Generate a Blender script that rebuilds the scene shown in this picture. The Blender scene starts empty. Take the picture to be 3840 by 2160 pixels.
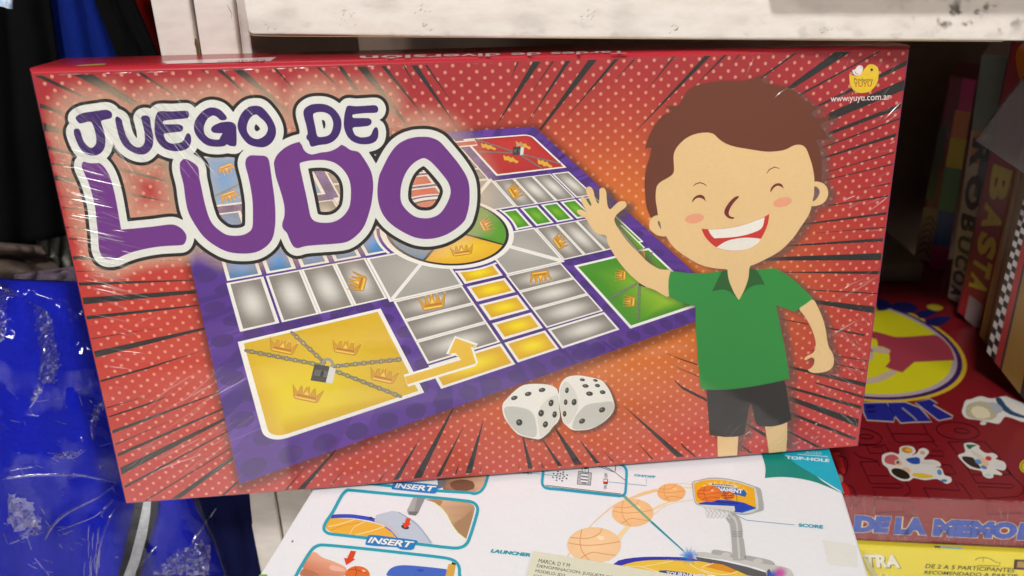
import bpy, math, random
import numpy as np
from mathutils import Vector, Matrix
from mathutils.geometry import tessellate_polygon

# ------------------------------------------------------------------ camera, world, lamps, exposure
SC = bpy.context.scene
COL = SC.collection
FPX, CX, CY = 3100.0, 1920.0, 1080.0          # lens in pixels of the 3840 x 2160 photograph
PITCH = math.atan(FPX / 6420.0)               # the camera looks down by about 26 degrees
cam_d = bpy.data.cameras.new('camera')
cam = bpy.data.objects.new('camera', cam_d)
COL.objects.link(cam)
cam.location = (0, 0, 0)
cam.rotation_euler = (math.pi / 2 - PITCH, 0, 0)
cam_d.sensor_width = 36.0
cam_d.lens = FPX / 3840 * 36
cam_d.clip_start = 0.01
cam_d.clip_end = 50
cam_d.dof.use_dof = True
cam_d.dof.focus_distance = 0.43
cam_d.dof.aperture_fstop = 9.0
SC.camera = cam

world = bpy.data.worlds.new('World')
SC.world = world
world.use_nodes = True
wn = world.node_tree.nodes
wn['Background'].inputs[0].default_value = (1.0, 0.93, 0.88, 1)
wn['Background'].inputs[1].default_value = 0.035

SC.view_settings.view_transform = 'Standard'
SC.view_settings.look = 'None'
SC.view_settings.exposure = 0.0
SC.view_settings.gamma = 1.0
SC.cycles.max_bounces = 10
SC.cycles.transparent_max_bounces = 40
SC.cycles.use_denoising = True


def lamp(name, loc, target, sx, sy, power, col, spread=180):
    d = bpy.data.lights.new(name, 'AREA')
    d.shape = 'RECTANGLE'
    d.size, d.size_y = sx, sy
    d.energy = power
    d.color = col
    d.spread = math.radians(spread)
    o = bpy.data.objects.new(name, d)
    COL.objects.link(o)
    o.location = loc
    o.rotation_euler = (Vector(target) - Vector(loc)).to_track_quat('-Z', 'Y').to_euler()
    return o


lamp('ceiling_lamp', (-0.35, -0.98, 1.32), (0.05, 0.4, -0.25), 0.26, 0.20, 32.5, (1.0, 0.97, 0.925))
lamp('ceiling_tube', (-1.30, -0.45, 0.80), (0.0, 0.4, -0.25), 0.9, 0.06, 8.0, (1.0, 0.95, 0.92))
lamp('ceiling_tube_far', (1.1, -1.5, 0.8), (0.0, 0.4, -0.25), 0.8, 0.07, 15.0, (1.0, 0.97, 0.92))
lamp('aisle_lamp', (0.2, -1.7, 1.45), (0.2, -1.7, -1.2), 1.6, 0.5, 58, (1.0, 0.97, 0.94), spread=76)

# ------------------------------------------------------------------ camera rays
SP, CP = math.sin(PITCH), math.cos(PITCH)


def cam2world(v):
    v = np.asarray(v, float)
    x, y, z = v[..., 0], v[..., 1], v[..., 2]
    return np.stack([x, -SP * y + CP * z, -CP * y - SP * z], -1)


def ray(px):
    px = np.asarray(px, float)
    return cam2world(np.stack([(px[..., 0] - CX) / FPX, (px[..., 1] - CY) / FPX, np.ones(px.shape[:-1])], -1))


class Panel:
    """A flat face of a thing: origin, two axes and a normal; turns points of the photograph into points of that face."""

    def __init__(self, o, ex, n, step=2e-5):
        self.o = np.array(o, float)
        self.n = np.array(n, float) / np.linalg.norm(n)
        ex = np.array(ex, float)
        ex = ex - self.n * (ex @ self.n)
        self.ex = ex / np.linalg.norm(ex)
        self.ey = np.cross(self.n, self.ex)
        self.step = step
        self.root = None

    def matrix(self):
        m = np.eye(4)
        m[:3, 0], m[:3, 1], m[:3, 2], m[:3, 3] = self.ex, self.ey, self.n, self.o
        return Matrix(m.tolist())

    def world(self, px, h=0.0):
        d = ray(px)
        t = (self.o @ self.n + h) / (d @ self.n)
        return d * t[..., None]

    def local(self, px, h=0.0):
        p = self.world(px, h) - self.o
        return np.stack([p @ self.ex, p @ self.ey, np.full(p.shape[:-1], h) if np.ndim(h) == 0 else h], -1)

    def empty(self, name, parent=None):
        e = bpy.data.objects.new(name, None)
        COL.objects.link(e)
        e.empty_display_size = 0.02
        if parent is None:
            e.matrix_world = self.matrix()
            self.root = e
        else:
            e.parent = parent
        return e


FR = {  # close-ups of the photograph used for measuring: x, y of their corner and their scale
    'P': (0, 0, 1), 'V': (0, 0, 0.67083),
    'r1': (0, 0, 2.0125), 'r2': (1280, 0, 2.0125), 'r3': (2560, 0, 2.0125),
    'r4': (0, 720, 2.0125), 'r5': (1280, 720, 2.0125), 'r6': (2560, 720, 2.0125),
    'r7': (0, 1440, 2.0125), 'r8': (1280, 1440, 2.0125), 'r9': (2560, 1440, 2.0125),
    'A': (200, 320, 2.6833), 'B': (960, 320, 2.6833), 'C': (200, 600, 2.6833), 'D': (1080, 600, 2.6833),
    'E5': (2100, 260, 2.3), 'E6': (2100, 640, 2.3), 'F7': (2400, 1100, 2.6833),
    'g9': (960, 1700, 3.22), 'g10': (1760, 1710, 3.22), 'g11': (2400, 1710, 3.22),
    'm1': (3200, 120, 4.025), 'm2': (3200, 480, 4.025), 'm3': (3200, 840, 4.025), 'm4': (3200, 1200, 4.025),
    'm5': (3200, 1560, 4.025), 'm6': (3200, 1800, 4.025), 'L0': (0, 820, 4.025), 'L1': (0, 0, 4.025),
}


def T(tag, pts):
    x, y, s = FR[tag]
    return [(x + p[0] / s, y + p[1] / s) for p in pts]


def smooth(pts, k=4, closed=True):
    """Catmull-Rom through the points; a point written twice is a sharp corner."""
    P = []
    corner = []
    for p in pts:
        if P and abs(P[-1][0] - p[0]) < 1e-9 and abs(P[-1][1] - p[1]) < 1e-9:
            corner[-1] = True
        else:
            P.append(p)
            corner.append(False)
    n = len(P)
    out = []
    for i in range(n if closed else n - 1):
        p0, p1, p2, p3 = P[(i - 1) % n], P[i], P[(i + 1) % n], P[(i + 2) % n]
        if not closed:
            if i == 0: p0 = p1
            if i == n - 2: p3 = p2
        d = math.dist(p1, p2)
        m1 = (0, 0) if corner[i] else ((p2[0] - p0[0]) * .5, (p2[1] - p0[1]) * .5)
        m2 = (0, 0) if corner[(i + 1) % n] else ((p3[0] - p1[0]) * .5, (p3[1] - p1[1]) * .5)
        for m in (m1, m2):
            pass
        def lim(m):
            l = math.hypot(*m)
            return m if l < d * 1.1 or l == 0 else (m[0] * d * 1.1 / l, m[1] * d * 1.1 / l)
        m1, m2 = lim(m1), lim(m2)
        for j in range(k):
            t = j / k
            a, b, c, e = 2*t**3-3*t**2+1, t**3-2*t**2+t, -2*t**3+3*t**2, t**3-t**2
            out.append((a*p1[0]+b*m1[0]+c*p2[0]+e*m2[0], a*p1[1]+b*m1[1]+c*p2[1]+e*m2[1]))
    if not closed:
        out.append(P[-1])
    return out


def lin(c):
    c = np.asarray(c, float) / 255
    return np.where(c <= .04045, c / 12.92, ((c + .055) / 1.055) ** 2.4)


# ------------------------------------------------------------------ materials
MATS = {}


def new_mat(name):
    m = bpy.data.materials.new(name)
    m.use_nodes = True
    nt = m.node_tree
    nt.nodes.clear()
    out = nt.nodes.new('ShaderNodeOutputMaterial')
    return m, nt, out


def N(nt, kind, **kw):
    n = nt.nodes.new(kind)
    for k, v in kw.items():
        if k.startswith('i_'):
            n.inputs[k[2:].replace('_', ' ')].default_value = v
        else:
            setattr(n, k, v)
    return n


def print_mat(name, rough=0.45, spec=0.35, coat=0.0, grain=0.05, gscale=900, fade=False, bump=0.02):
    m, nt, out = new_mat(name)
    L = nt.links.new
    at = N(nt, 'ShaderNodeAttribute', attribute_name='Col')
    tc = N(nt, 'ShaderNodeTexCoord')
    no = N(nt, 'ShaderNodeTexNoise', i_Scale=gscale, i_Detail=3.0)
    L(tc.outputs['Object'], no.inputs['Vector'])
    no2 = N(nt, 'ShaderNodeTexNoise', i_Scale=14.0, i_Detail=4.0)
    L(tc.outputs['Object'], no2.inputs['Vector'])
    add = N(nt, 'ShaderNodeMath', operation='ADD')
    L(no.outputs['Fac'], add.inputs[0])
    L(no2.outputs['Fac'], add.inputs[1])
    mr = N(nt, 'ShaderNodeMapRange')
    mr.inputs['From Min'].default_value = .6
    mr.inputs['From Max'].default_value = 1.4
    mr.inputs['To Min'].default_value = 1 - grain
    mr.inputs['To Max'].default_value = 1 + grain
    L(add.outputs[0], mr.inputs['Value'])
    mul = N(nt, 'ShaderNodeVectorMath', operation='SCALE')
    L(at.outputs['Color'], mul.inputs[0])
    L(mr.outputs[0], mul.inputs['Scale'])
    b = N(nt, 'ShaderNodeBsdfPrincipled')
    b.inputs['Roughness'].default_value = rough
    b.inputs['Specular IOR Level'].default_value = spec
    b.inputs['Coat Weight'].default_value = coat
    b.inputs['Coat Roughness'].default_value = 0.12
    L(mul.outputs[0], b.inputs['Base Color'])
    if bump:
        bp = N(nt, 'ShaderNodeBump')
        bp.inputs['Strength'].default_value = bump
        bp.inputs['Distance'].default_value = 0.001
        L(no.outputs['Fac'], bp.inputs['Height'])
        L(bp.outputs[0], b.inputs['Normal'])
    if fade:
        tr = N(nt, 'ShaderNodeBsdfTransparent')
        mx = N(nt, 'ShaderNodeMixShader')
        L(at.outputs['Alpha'], mx.inputs[0])
        L(tr.outputs[0], mx.inputs[1])
        L(b.outputs[0], mx.inputs[2])
        L(mx.outputs[0], out.inputs[0])
    else:
        L(b.outputs[0], out.inputs[0])
    return m


def plain_mat(name, col, rough=0.6, spec=0.4, grain=0.12, scale=60, bump=0.15, dist=0.002, stretch=(1, 1, 1), sheen=0, col2=None, detail=5):
    m, nt, out = new_mat(name)
    L = nt.links.new
    tc = N(nt, 'ShaderNodeTexCoord')
    mp = N(nt, 'ShaderNodeMapping')
    mp.inputs['Scale'].default_value = stretch
    L(tc.outputs['Object'], mp.inputs['Vector'])
    no = N(nt, 'ShaderNodeTexNoise', i_Scale=scale, i_Detail=float(detail), i_Roughness=.6)
    L(mp.outputs[0], no.inputs['Vector'])
    c1 = lin(col)
    c2 = lin(col2) if col2 is not None else c1 * (1 - grain * 2)
    mx = N(nt, 'ShaderNodeMix', data_type='RGBA')
    mx.inputs['A'].default_value = (*c2, 1)
    mx.inputs['B'].default_value = (*c1, 1)
    mr = N(nt, 'ShaderNodeMapRange')
    mr.inputs['From Min'].default_value = .32
    mr.inputs['From Max'].default_value = .62
    L(no.outputs['Fac'], mr.inputs['Value'])
    L(mr.outputs[0], mx.inputs['Factor'])
    b = N(nt, 'ShaderNodeBsdfPrincipled')
    b.inputs['Roughness'].default_value = rough
    b.inputs['Specular IOR Level'].default_value = spec
    b.inputs['Sheen Weight'].default_value = sheen
    L(mx.outputs['Result'], b.inputs['Base Color'])
    bp = N(nt, 'ShaderNodeBump')
    bp.inputs['Strength'].default_value = bump
    bp.inputs['Distance'].default_value = dist
    L(no.outputs['Fac'], bp.inputs['Height'])
    L(bp.outputs[0], b.inputs['Normal'])
    L(b.outputs[0], out.inputs[0])
    return m


def film_mat(name, rough=0.08, haze=0.02, bump=0.3, scale=60, stretch=(1, 1, 1), dist=0.001, gain=1.0, tint=(1, 1, 1)):
    m, nt, out = new_mat(name)
    L = nt.links.new
    tc = N(nt, 'ShaderNodeTexCoord')
    mp = N(nt, 'ShaderNodeMapping')
    mp.inputs['Scale'].default_value = stretch
    L(tc.outputs['Object'], mp.inputs['Vector'])
    no = N(nt, 'ShaderNodeTexNoise', i_Scale=scale, i_Detail=4.0)
    no.inputs['Distortion'].default_value = .6
    L(mp.outputs[0], no.inputs['Vector'])
    bp = N(nt, 'ShaderNodeBump')
    bp.inputs['Strength'].default_value = bump
    bp.inputs['Distance'].default_value = dist
    L(no.outputs['Fac'], bp.inputs['Height'])
    fr = N(nt, 'ShaderNodeFresnel')
    ge = N(nt, 'ShaderNodeNewGeometry')
    io = N(nt, 'ShaderNodeMapRange')
    io.inputs['To Min'].default_value = 1.5
    io.inputs['To Max'].default_value = 1 / 1.5
    L(ge.outputs['Backfacing'], io.inputs['Value'])
    L(io.outputs[0], fr.inputs['IOR'])
    L(bp.outputs[0], fr.inputs['Normal'])
    g = N(nt, 'ShaderNodeMath', operation='MULTIPLY')
    g.use_clamp = True
    g.inputs[1].default_value = gain
    L(fr.outputs[0], g.inputs[0])
    tr = N(nt, 'ShaderNodeBsdfTransparent')
    tr.inputs[0].default_value = (*tint, 1)
    gl = N(nt, 'ShaderNodeBsdfGlossy')
    gl.inputs['Roughness'].default_value = rough
    L(bp.outputs[0], gl.inputs['Normal'])
    df = N(nt, 'ShaderNodeBsdfDiffuse')
    df.inputs[0].default_value = (.85, .85, .85, 1)
    m1 = N(nt, 'ShaderNodeMixShader')
    m1.inputs[0].default_value = haze
    L(tr.outputs[0], m1.inputs[1])
    L(df.outputs[0], m1.inputs[2])
    m2 = N(nt, 'ShaderNodeMixShader')
    L(g.outputs[0], m2.inputs[0])
    L(m1.outputs[0], m2.inputs[1])
    L(gl.outputs[0], m2.inputs[2])
    L(m2.outputs[0], out.inputs[0])
    return m


M_PRINT = print_mat('printed_card')
M_FADE = print_mat('airbrushed_print', fade=True)
M_GLOSSP = print_mat('glossy_printed_card', rough=.24, spec=.55, grain=.04)
M_CARD = print_mat('white_coated_card', rough=.5, spec=.3, grain=.025, gscale=260, bump=.08)

# ------------------------------------------------------------------ mesh helpers


def link(name, me, mats, parent=None):
    o = bpy.data.objects.new(name, me)
    COL.objects.link(o)
    for m in (mats if isinstance(mats, (list, tuple)) else [mats]):
        me.materials.append(m)
    if parent is not None:
        o.parent = parent
    return o


def tag(o, label=None, cat=None, group=None, kind=None):
    if label: o['label'] = label
    if cat: o['category'] = cat
    if group: o['group'] = group
    if kind: o['kind'] = kind
    return o


def mesh_from(name, V, Fs, C=None, mat=None, parent=None, shade=False):
    me = bpy.data.meshes.new(name)
    V = np.asarray(V, float)
    me.from_pydata(V.tolist(), [], [tuple(int(i) for i in f) for f in Fs])
    if C is not None:
        C = np.asarray(C, float)
        if C.shape[1] == 3:
            C = np.c_[C, np.ones(len(C))]
        a = me.color_attributes.new('Col', 'FLOAT_COLOR', 'POINT')
        a.data.foreach_set('color', C.astype(np.float32).ravel())
    if shade:
        me.shade_smooth()
    me.update()
    return link(name, me, mat, parent)


class Ink:
    """Collects flat printed shapes of one part, each on its own layer of the panel."""

    def __init__(self, panel):
        self.p = panel
        self.V, self.F, self.C = [], [], []
        self.n = 0

    def put(self, px, faces, col, layer, lincol=False):
        px = np.asarray(px, float)
        if callable(col):
            c = col(px)
        else:
            c = np.tile(np.asarray(col, float) if lincol else lin(col), (len(px), 1))
        if c.shape[1] == 3:
            c = np.c_[c, np.ones(len(c))]
        self.V.append(self.p.local(px, layer * self.p.step))
        self.C.append(c)
        self.F += [tuple(i + self.n for i in f) for f in faces]
        self.n += len(px)
        return self

    def loops(self, loops, col, layer):
        loops = [l for l in loops if len(l) > 2]
        flat = [p for l in loops for p in l]
        tris = tessellate_polygon([[Vector((p[0], p[1], 0)) for p in l] for l in loops])
        return self.put(flat, tris, col, layer)

    def poly(self, pts, col, layer, k=0):
        if k: pts = smooth(pts, k)
        return self.loops([pts], col, layer)

    def stroke(self, pts, w, col, layer, closed=False, k=0):
        if k: pts = smooth(pts, k, closed)
        P = np.asarray(pts, float)
        n = len(P)
        if closed:
            tg = np.roll(P, -1, 0) - np.roll(P, 1, 0)
        else:
            tg = np.gradient(P, axis=0)
        tg /= np.maximum(np.linalg.norm(tg, axis=1, keepdims=True), 1e-9)
        nr = np.c_[-tg[:, 1], tg[:, 0]]
        w = np.asarray(w, float)
        if w.ndim and len(w) != n:
            w = np.interp(np.linspace(0, 1, n), np.linspace(0, 1, len(w)), w)
        w = np.broadcast_to(w, (n,))[:, None] / 2
        Q = np.r_[P + nr * w, P - nr * w]
        F = [(i, (i + 1) % n, (i + 1) % n + n, i + n) for i in range(n if closed else n - 1)]
        return self.put(Q, F, col, layer)

    def ellipse(self, cx, cy, rx, ry, col, layer, rot=0, n=18, edge=None):
        a = np.linspace(0, 2 * math.pi, n, endpoint=False)
        c, s = math.cos(math.radians(rot)), math.sin(math.radians(rot))
        x, y = rx * np.cos(a), ry * np.sin(a)
        P = np.r_[[[cx, cy]], np.c_[cx + x * c - y * s, cy + x * s + y * c]]
        F = [(0, 1 + i, 1 + (i + 1) % n) for i in range(n)]
        if edge is None:
            return self.put(P, F, col, layer)
        cc = np.r_[[lin(col)], np.tile(lin(edge), (n, 1))]
        return self.put(P, F, lambda px: cc, layer)

    def grid(self, quad, nx, ny, colfn, layer):
        """quad: photo points TL, TR, BR, BL; colfn(u, v) -> linear colours."""
        H = hom([(0, 0), (1, 0), (1, 1), (0, 1)], quad)
        u, v = np.meshgrid(np.linspace(0, 1, nx + 1), np.linspace(0, 1, ny + 1))
        u, v = u.ravel(), v.ravel()
        P = apply_h(H, np.c_[u, v])
        F = [(j * (nx + 1) + i, j * (nx + 1) + i + 1, (j + 1) * (nx + 1) + i + 1, (j + 1) * (nx + 1) + i) for j in range(ny) for i in range(nx)]
        cc = colfn(u, v)
        return self.put(P, F, lambda px: cc, layer)

    def text(self, s, quad, col, layer, bold=0.0, shear=0.0, space=1.0):
        """quad: photo points top-left, top-right, bottom-right, bottom-left of the capitals' box."""
        V, F = glyphs(s, bold, shear, space)
        lo, hi = V.min(0), V.max(0)
        H = hom([(lo[0], hi[1]), (hi[0], hi[1]), (hi[0], lo[1]), (lo[0], lo[1])], quad)
        return self.put(apply_h(H, V), F, col, layer)

    def make(self, name, mat=None, parent=None, label=None, kind=None):
        o = mesh_from(name, np.concatenate(self.V), self.F, np.concatenate(self.C), mat or M_PRINT, parent)
        return tag(o, label, kind=kind)


def hom(src, dst):
    A = []
    for (x, y), (u, v) in zip(src, dst):
        A.append([x, y, 1, 0, 0, 0, -u * x, -u * y, -u])
        A.append([0, 0, 0, x, y, 1, -v * x, -v * y, -v])
    return np.linalg.svd(np.array(A, float))[2][-1].reshape(3, 3)


def apply_h(H, P):
    P = np.asarray(P, float)
    q = np.c_[P, np.ones(len(P))] @ H.T
    return q[:, :2] / q[:, 2:3]


GLY = {}


def glyphs(s, bold, shear, space):
    key = (s, bold, shear, space)
    if key not in GLY:
        cu = bpy.data.curves.new('lettering', 'FONT')
        cu.body = s
        cu.offset = bold
        cu.shear = shear
        cu.space_character = space
        cu.resolution_u = 3
        ob = bpy.data.objects.new('lettering', cu)
        me = ob.to_mesh()
        V = np.array([v.co[:2] for v in me.vertices])
        F = [tuple(p.vertices) for p in me.polygons]
        ob.to_mesh_clear()
        bpy.data.objects.remove(ob)
        bpy.data.curves.remove(cu)
        GLY[key] = (V, F)
    return GLY[key]


RS = np.random.RandomState(4)


def vnoise(x, y, scale, seed=0, octaves=3):
    """smooth value noise 0..1"""
    out = np.zeros(np.shape(x))
    amp, tot = 1.0, 0.0
    for o in range(octaves):
        rs = np.random.RandomState(seed + o * 17)
        tab = rs.rand(64, 64)
        u, v = np.asarray(x) / scale, np.asarray(y) / scale
        iu, iv = np.floor(u).astype(int), np.floor(v).astype(int)
        fu, fv = u - iu, v - iv
        fu, fv = fu * fu * (3 - 2 * fu), fv * fv * (3 - 2 * fv)
        g = lambda a, b: tab[a % 64, b % 64]
        out += amp * ((g(iu, iv) * (1 - fu) + g(iu + 1, iv) * fu) * (1 - fv) + (g(iu, iv + 1) * (1 - fu) + g(iu + 1, iv + 1) * fu) * fv)
        tot += amp
        amp *= .5
        scale *= .5
    return out / tot


def sstep(a, b, x):
    t = np.clip((x - a) / (b - a), 0, 1)
    return t * t * (3 - 2 * t)


def dist_field(shapes, X, Y):
    """signed distance (negative inside) of the union of shapes (lists of loops) at the grid points, in photo pixels"""
    best = np.full(X.shape, 1e9)
    for loops in shapes:
        d2 = np.full(X.shape, 1e18)
        inside = np.zeros(X.shape, bool)
        for l in loops:
            P = np.asarray(l, float)
            Q = np.roll(P, -1, 0)
            for (ax, ay), (bx, by) in zip(P, Q):
                dx, dy = bx - ax, by - ay
                L2 = dx * dx + dy * dy
                if L2 < 1e-9: continue
                t = np.clip(((X - ax) * dx + (Y - ay) * dy) / L2, 0, 1)
                d2 = np.minimum(d2, (X - ax - t * dx) ** 2 + (Y - ay - t * dy) ** 2)
                if ay != by:
                    c = ((ay > Y) != (by > Y)) & (X < dx * (Y - ay) / dy + ax)
                    inside ^= c
        best = np.minimum(best, np.where(inside, -1, 1) * np.sqrt(d2))
    return best


def contours(D, xs, ys, level):
    """closed iso-lines of the field"""
    f = D - level
    f = np.where(np.abs(f) < 1e-6, 1e-6, f)
    s = f < 0
    segs = {}
    ny, nx = f.shape
    cell = (s[:-1, :-1].astype(int) | s[:-1, 1:].astype(int) << 1 | s[1:, 1:].astype(int) << 2 | s[1:, :-1].astype(int) << 3)
    J, I = np.nonzero((cell > 0) & (cell < 15))

    def pt(e):
        k, j, i = e
        if k == 0:
            t = f[j, i] / (f[j, i] - f[j, i + 1])
            return (xs[i] + t * (xs[i + 1] - xs[i]), ys[j])
        t = f[j, i] / (f[j, i] - f[j + 1, i])
        return (xs[i], ys[j] + t * (ys[j + 1] - ys[j]))
    TAB = {1: [(3, 0)], 2: [(0, 1)], 3: [(3, 1)], 4: [(1, 2)], 5: [(3, 2), (1, 0)], 6: [(0, 2)], 7: [(3, 2)], 8: [(2, 3)], 9: [(2, 0)], 10: [(0, 3), (2, 1)], 11: [(2, 1)], 12: [(1, 3)], 13: [(1, 0)], 14: [(0, 3)]}
    for j, i in zip(J, I):
        E = ((0, j, i), (1, j, i + 1), (0, j + 1, i), (1, j, i))
        for a, b in TAB[cell[j, i]]:
            segs[E[a]] = E[b]
    loops = []
    while segs:
        st = next(iter(segs))
        cur = st
        lp = []
        while cur in segs:
            lp.append(pt(cur))
            cur = segs.pop(cur)
        if len(lp) > 5:
            loops.append(lp)
    return loops


def field_fill(D, xs, ys, level):
    """points and faces of the region where the field lies below the level"""
    f = D - level
    f = np.where(np.abs(f) < 1e-6, 1e-6, f)
    ny, nx = f.shape
    V, F, idx = [], [], {}

    def vid(key, p):
        if key not in idx:
            idx[key] = len(V)
            V.append(p)
        return idx[key]

    def node(j, i):
        return vid((2, j, i), (xs[i], ys[j]))

    def cross(j, i, j2, i2):
        key = (0, j, i) if j == j2 else (1, j, i)
        t = f[j, i] / (f[j, i] - f[j2, i2])
        return vid(key, (xs[i] + t * (xs[i2] - xs[i]), ys[j] + t * (ys[j2] - ys[j])))
    s = f < 0
    full = s[:-1, :-1] & s[:-1, 1:] & s[1:, :-1] & s[1:, 1:]
    part = (s[:-1, :-1] | s[:-1, 1:] | s[1:, :-1] | s[1:, 1:]) & ~full
    for j in range(ny - 1):
        i = 0
        row = full[j]
        while i < nx - 1:
            if row[i]:
                k = i
                while k < nx - 1 and row[k]: k += 1
                F.append((node(j, i), node(j, k), node(j + 1, k), node(j + 1, i)))
                i = k
            else:
                i += 1
    for j, i in zip(*np.nonzero(part)):
        c = ((j, i), (j, i + 1), (j + 1, i + 1), (j + 1, i))
        poly = []
        for a in range(4):
            (ja, ia), (jb, ib) = c[a], c[(a + 1) % 4]
            if s[ja, ia]: poly.append(node(ja, ia))
            if s[ja, ia] != s[jb, ib]:
                lo, hi = sorted(((ja, ia), (jb, ib)))
                poly.append(cross(*lo, *hi))
        if len(poly) > 2: F.append(tuple(poly))
    return V, F


def field_grid(shapes, pad, step):
    P = np.array([p for sh in shapes for l in sh for p in l])
    x0, y0 = P.min(0) - pad
    x1, y1 = P.max(0) + pad
    xs, ys = np.arange(x0, x1 + step, step), np.arange(y0, y1 + step, step)
    X, Y = np.meshgrid(xs, ys)
    return xs, ys, X, Y


def fade_sheet(panel, name, xs, ys, rgb, alpha, layer, parent, mat=None, label=None):
    """airbrushed patch: a grid whose vertex alpha thins out; empty quads dropped. rgb may be one colour or an array"""
    X, Y = np.meshgrid(xs, ys)
    ny, nx = X.shape
    A = np.clip(alpha, 0, 1).ravel()
    rgb = np.tile(lin(rgb), (A.size, 1)) if np.ndim(rgb) == 1 else rgb
    idx = np.arange(ny * nx).reshape(ny, nx)
    q = np.stack([idx[:-1, :-1], idx[:-1, 1:], idx[1:, 1:], idx[1:, :-1]], -1).reshape(-1, 4)
    q = q[A[q].max(1) > .004]
    used = np.unique(q)
    re = np.zeros(ny * nx, int)
    re[used] = np.arange(len(used))
    V = panel.local(np.c_[X.ravel(), Y.ravel()][used], layer * panel.step)
    o = mesh_from(name, V, re[q], np.c_[rgb[used], A[used]], mat or M_FADE, parent)
    return tag(o, label)


def prism(panel, name, loop_px, h0, h1, mat, parent, bevel=0.0, col=None):
    """a solid slab: outline on the panel's plane, from height h0 to h1 along its normal"""
    P0 = panel.local(loop_px, 0.0)[:, :2]
    n = len(P0)
    V = np.r_[np.c_[P0, np.full(n, h0)], np.c_[P0, np.full(n, h1)]]
    F = [tuple(range(n))[::-1], tuple(range(n, 2 * n))] + [(i, (i + 1) % n, (i + 1) % n + n, i + n) for i in range(n)]
    C = None
    if col is not None:
        C = np.tile(lin(col), (2 * n, 1))
    o = mesh_from(name, V, F, C, mat, parent)
    if bevel:
        b = o.modifiers.new('soft_edges', 'BEVEL')
        b.width = bevel
        b.segments = 3
        b.limit_method = 'ANGLE'
    return o


def box_world(name, x0, x1, y0, y1, z0, z1, mat, parent=None, bevel=0.001, jitter=0):
    V = [(x, y, z) for x in (x0, x1) for y in (y0, y1) for z in (z0, z1)]
    F = [(0, 1, 3, 2), (4, 6, 7, 5), (0, 4, 5, 1), (2, 3, 7, 6), (0, 2, 6, 4), (1, 5, 7, 3)]
    o = mesh_from(name, V, F, None, mat, parent)
    if bevel:
        b = o.modifiers.new('soft_edges', 'BEVEL')
        b.width = bevel
        b.segments = 3
    return o
# ------------------------------------------------------------------ the board game box
LX = np.array([0.99386925, 0.11012382, 0.0098314])
LN = np.array([0.10852937, -0.98870616, 0.10335134])
LO = np.array([-0.21245691, 0.35693437, -0.30328606])
LU = Panel(LO, LX, LN)
CORN = [(119, 275), (3408, 187), (3216, 1671), (475, 1886)]        # TL TR BR BL of the front
HB = hom([(0, 223.86), (420, 223.86), (420, 0), (0, 0)], CORN)     # millimetres on the lid -> photo
HBI = np.linalg.inv(HB)

ludo = LU.empty('board_game_box')
tag(ludo, 'red shrink-wrapped board game box with purple JUEGO DE LUDO lettering and a waving boy', 'board game')


def bg_col(px):
    x, y = px[:, 0], px[:, 1]
    red = lin((170, 42, 46))
    top = lin((158, 38, 46))
    low = lin((182, 58, 60))
    org = lin((214, 116, 40))
    sal = lin((206, 92, 58))
    c = np.tile(red, (len(px), 1))
    w = sstep(900, 250, y)[:, None]
    c = c * (1 - w) + top * w
    w = (sstep(1450, 1850, y) * .7)[:, None]
    c = c * (1 - w) + low * w
    w = (np.exp(-((x - 560) / 420) ** 2 - ((y - 1250) / 420) ** 2) * .5)[:, None]
    c = c * (1 - w) + lin((196, 56, 42)) * w
    w = (np.exp(-((x - 1500) / 900) ** 2 - ((y - 1350) / 420) ** 2) * .6)[:, None]
    c = c * (1 - w) + sal * w
    w = np.clip(1.2 * np.exp(-(((x - 2300) / 640) ** 2 + ((y - 1090) / 520) ** 2) ** 1.3), 0, 1)[:, None]
    c = c * (1 - w) + org * w
    w = (np.exp(-((x - 2900) / 500) ** 2 - ((y - 1650) / 260) ** 2) * .5)[:, None]
    c = c * (1 - w) + lin((205, 72, 78)) * w
    n = vnoise(x, y, 260, 3)[:, None]
    c = c * (.93 + .14 * n)
    return c


# solid body behind the printed front
body_px = CORN
P0 = LU.local(CORN)[:, :2]
dep = 0.045
TOPR = .0022


def body_mesh():
    """closed box with slightly rounded lid edges, faces coloured like its printed sides"""
    n = 4
    rows = []
    hs = [-0.0002, -0.0006, -0.0016, -0.003, -dep + .002, -dep]
    ins = [0.0, -0.0006, -0.0012, -0.0014, -0.0014, 0.0]
    c = P0.mean(0)
    V = []
    for h, i in zip(hs, ins):
        for k in range(n):
            d = P0[k] - c
            V.append((*(P0[k] - np.sign(d) * i), h))
    return V


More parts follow.
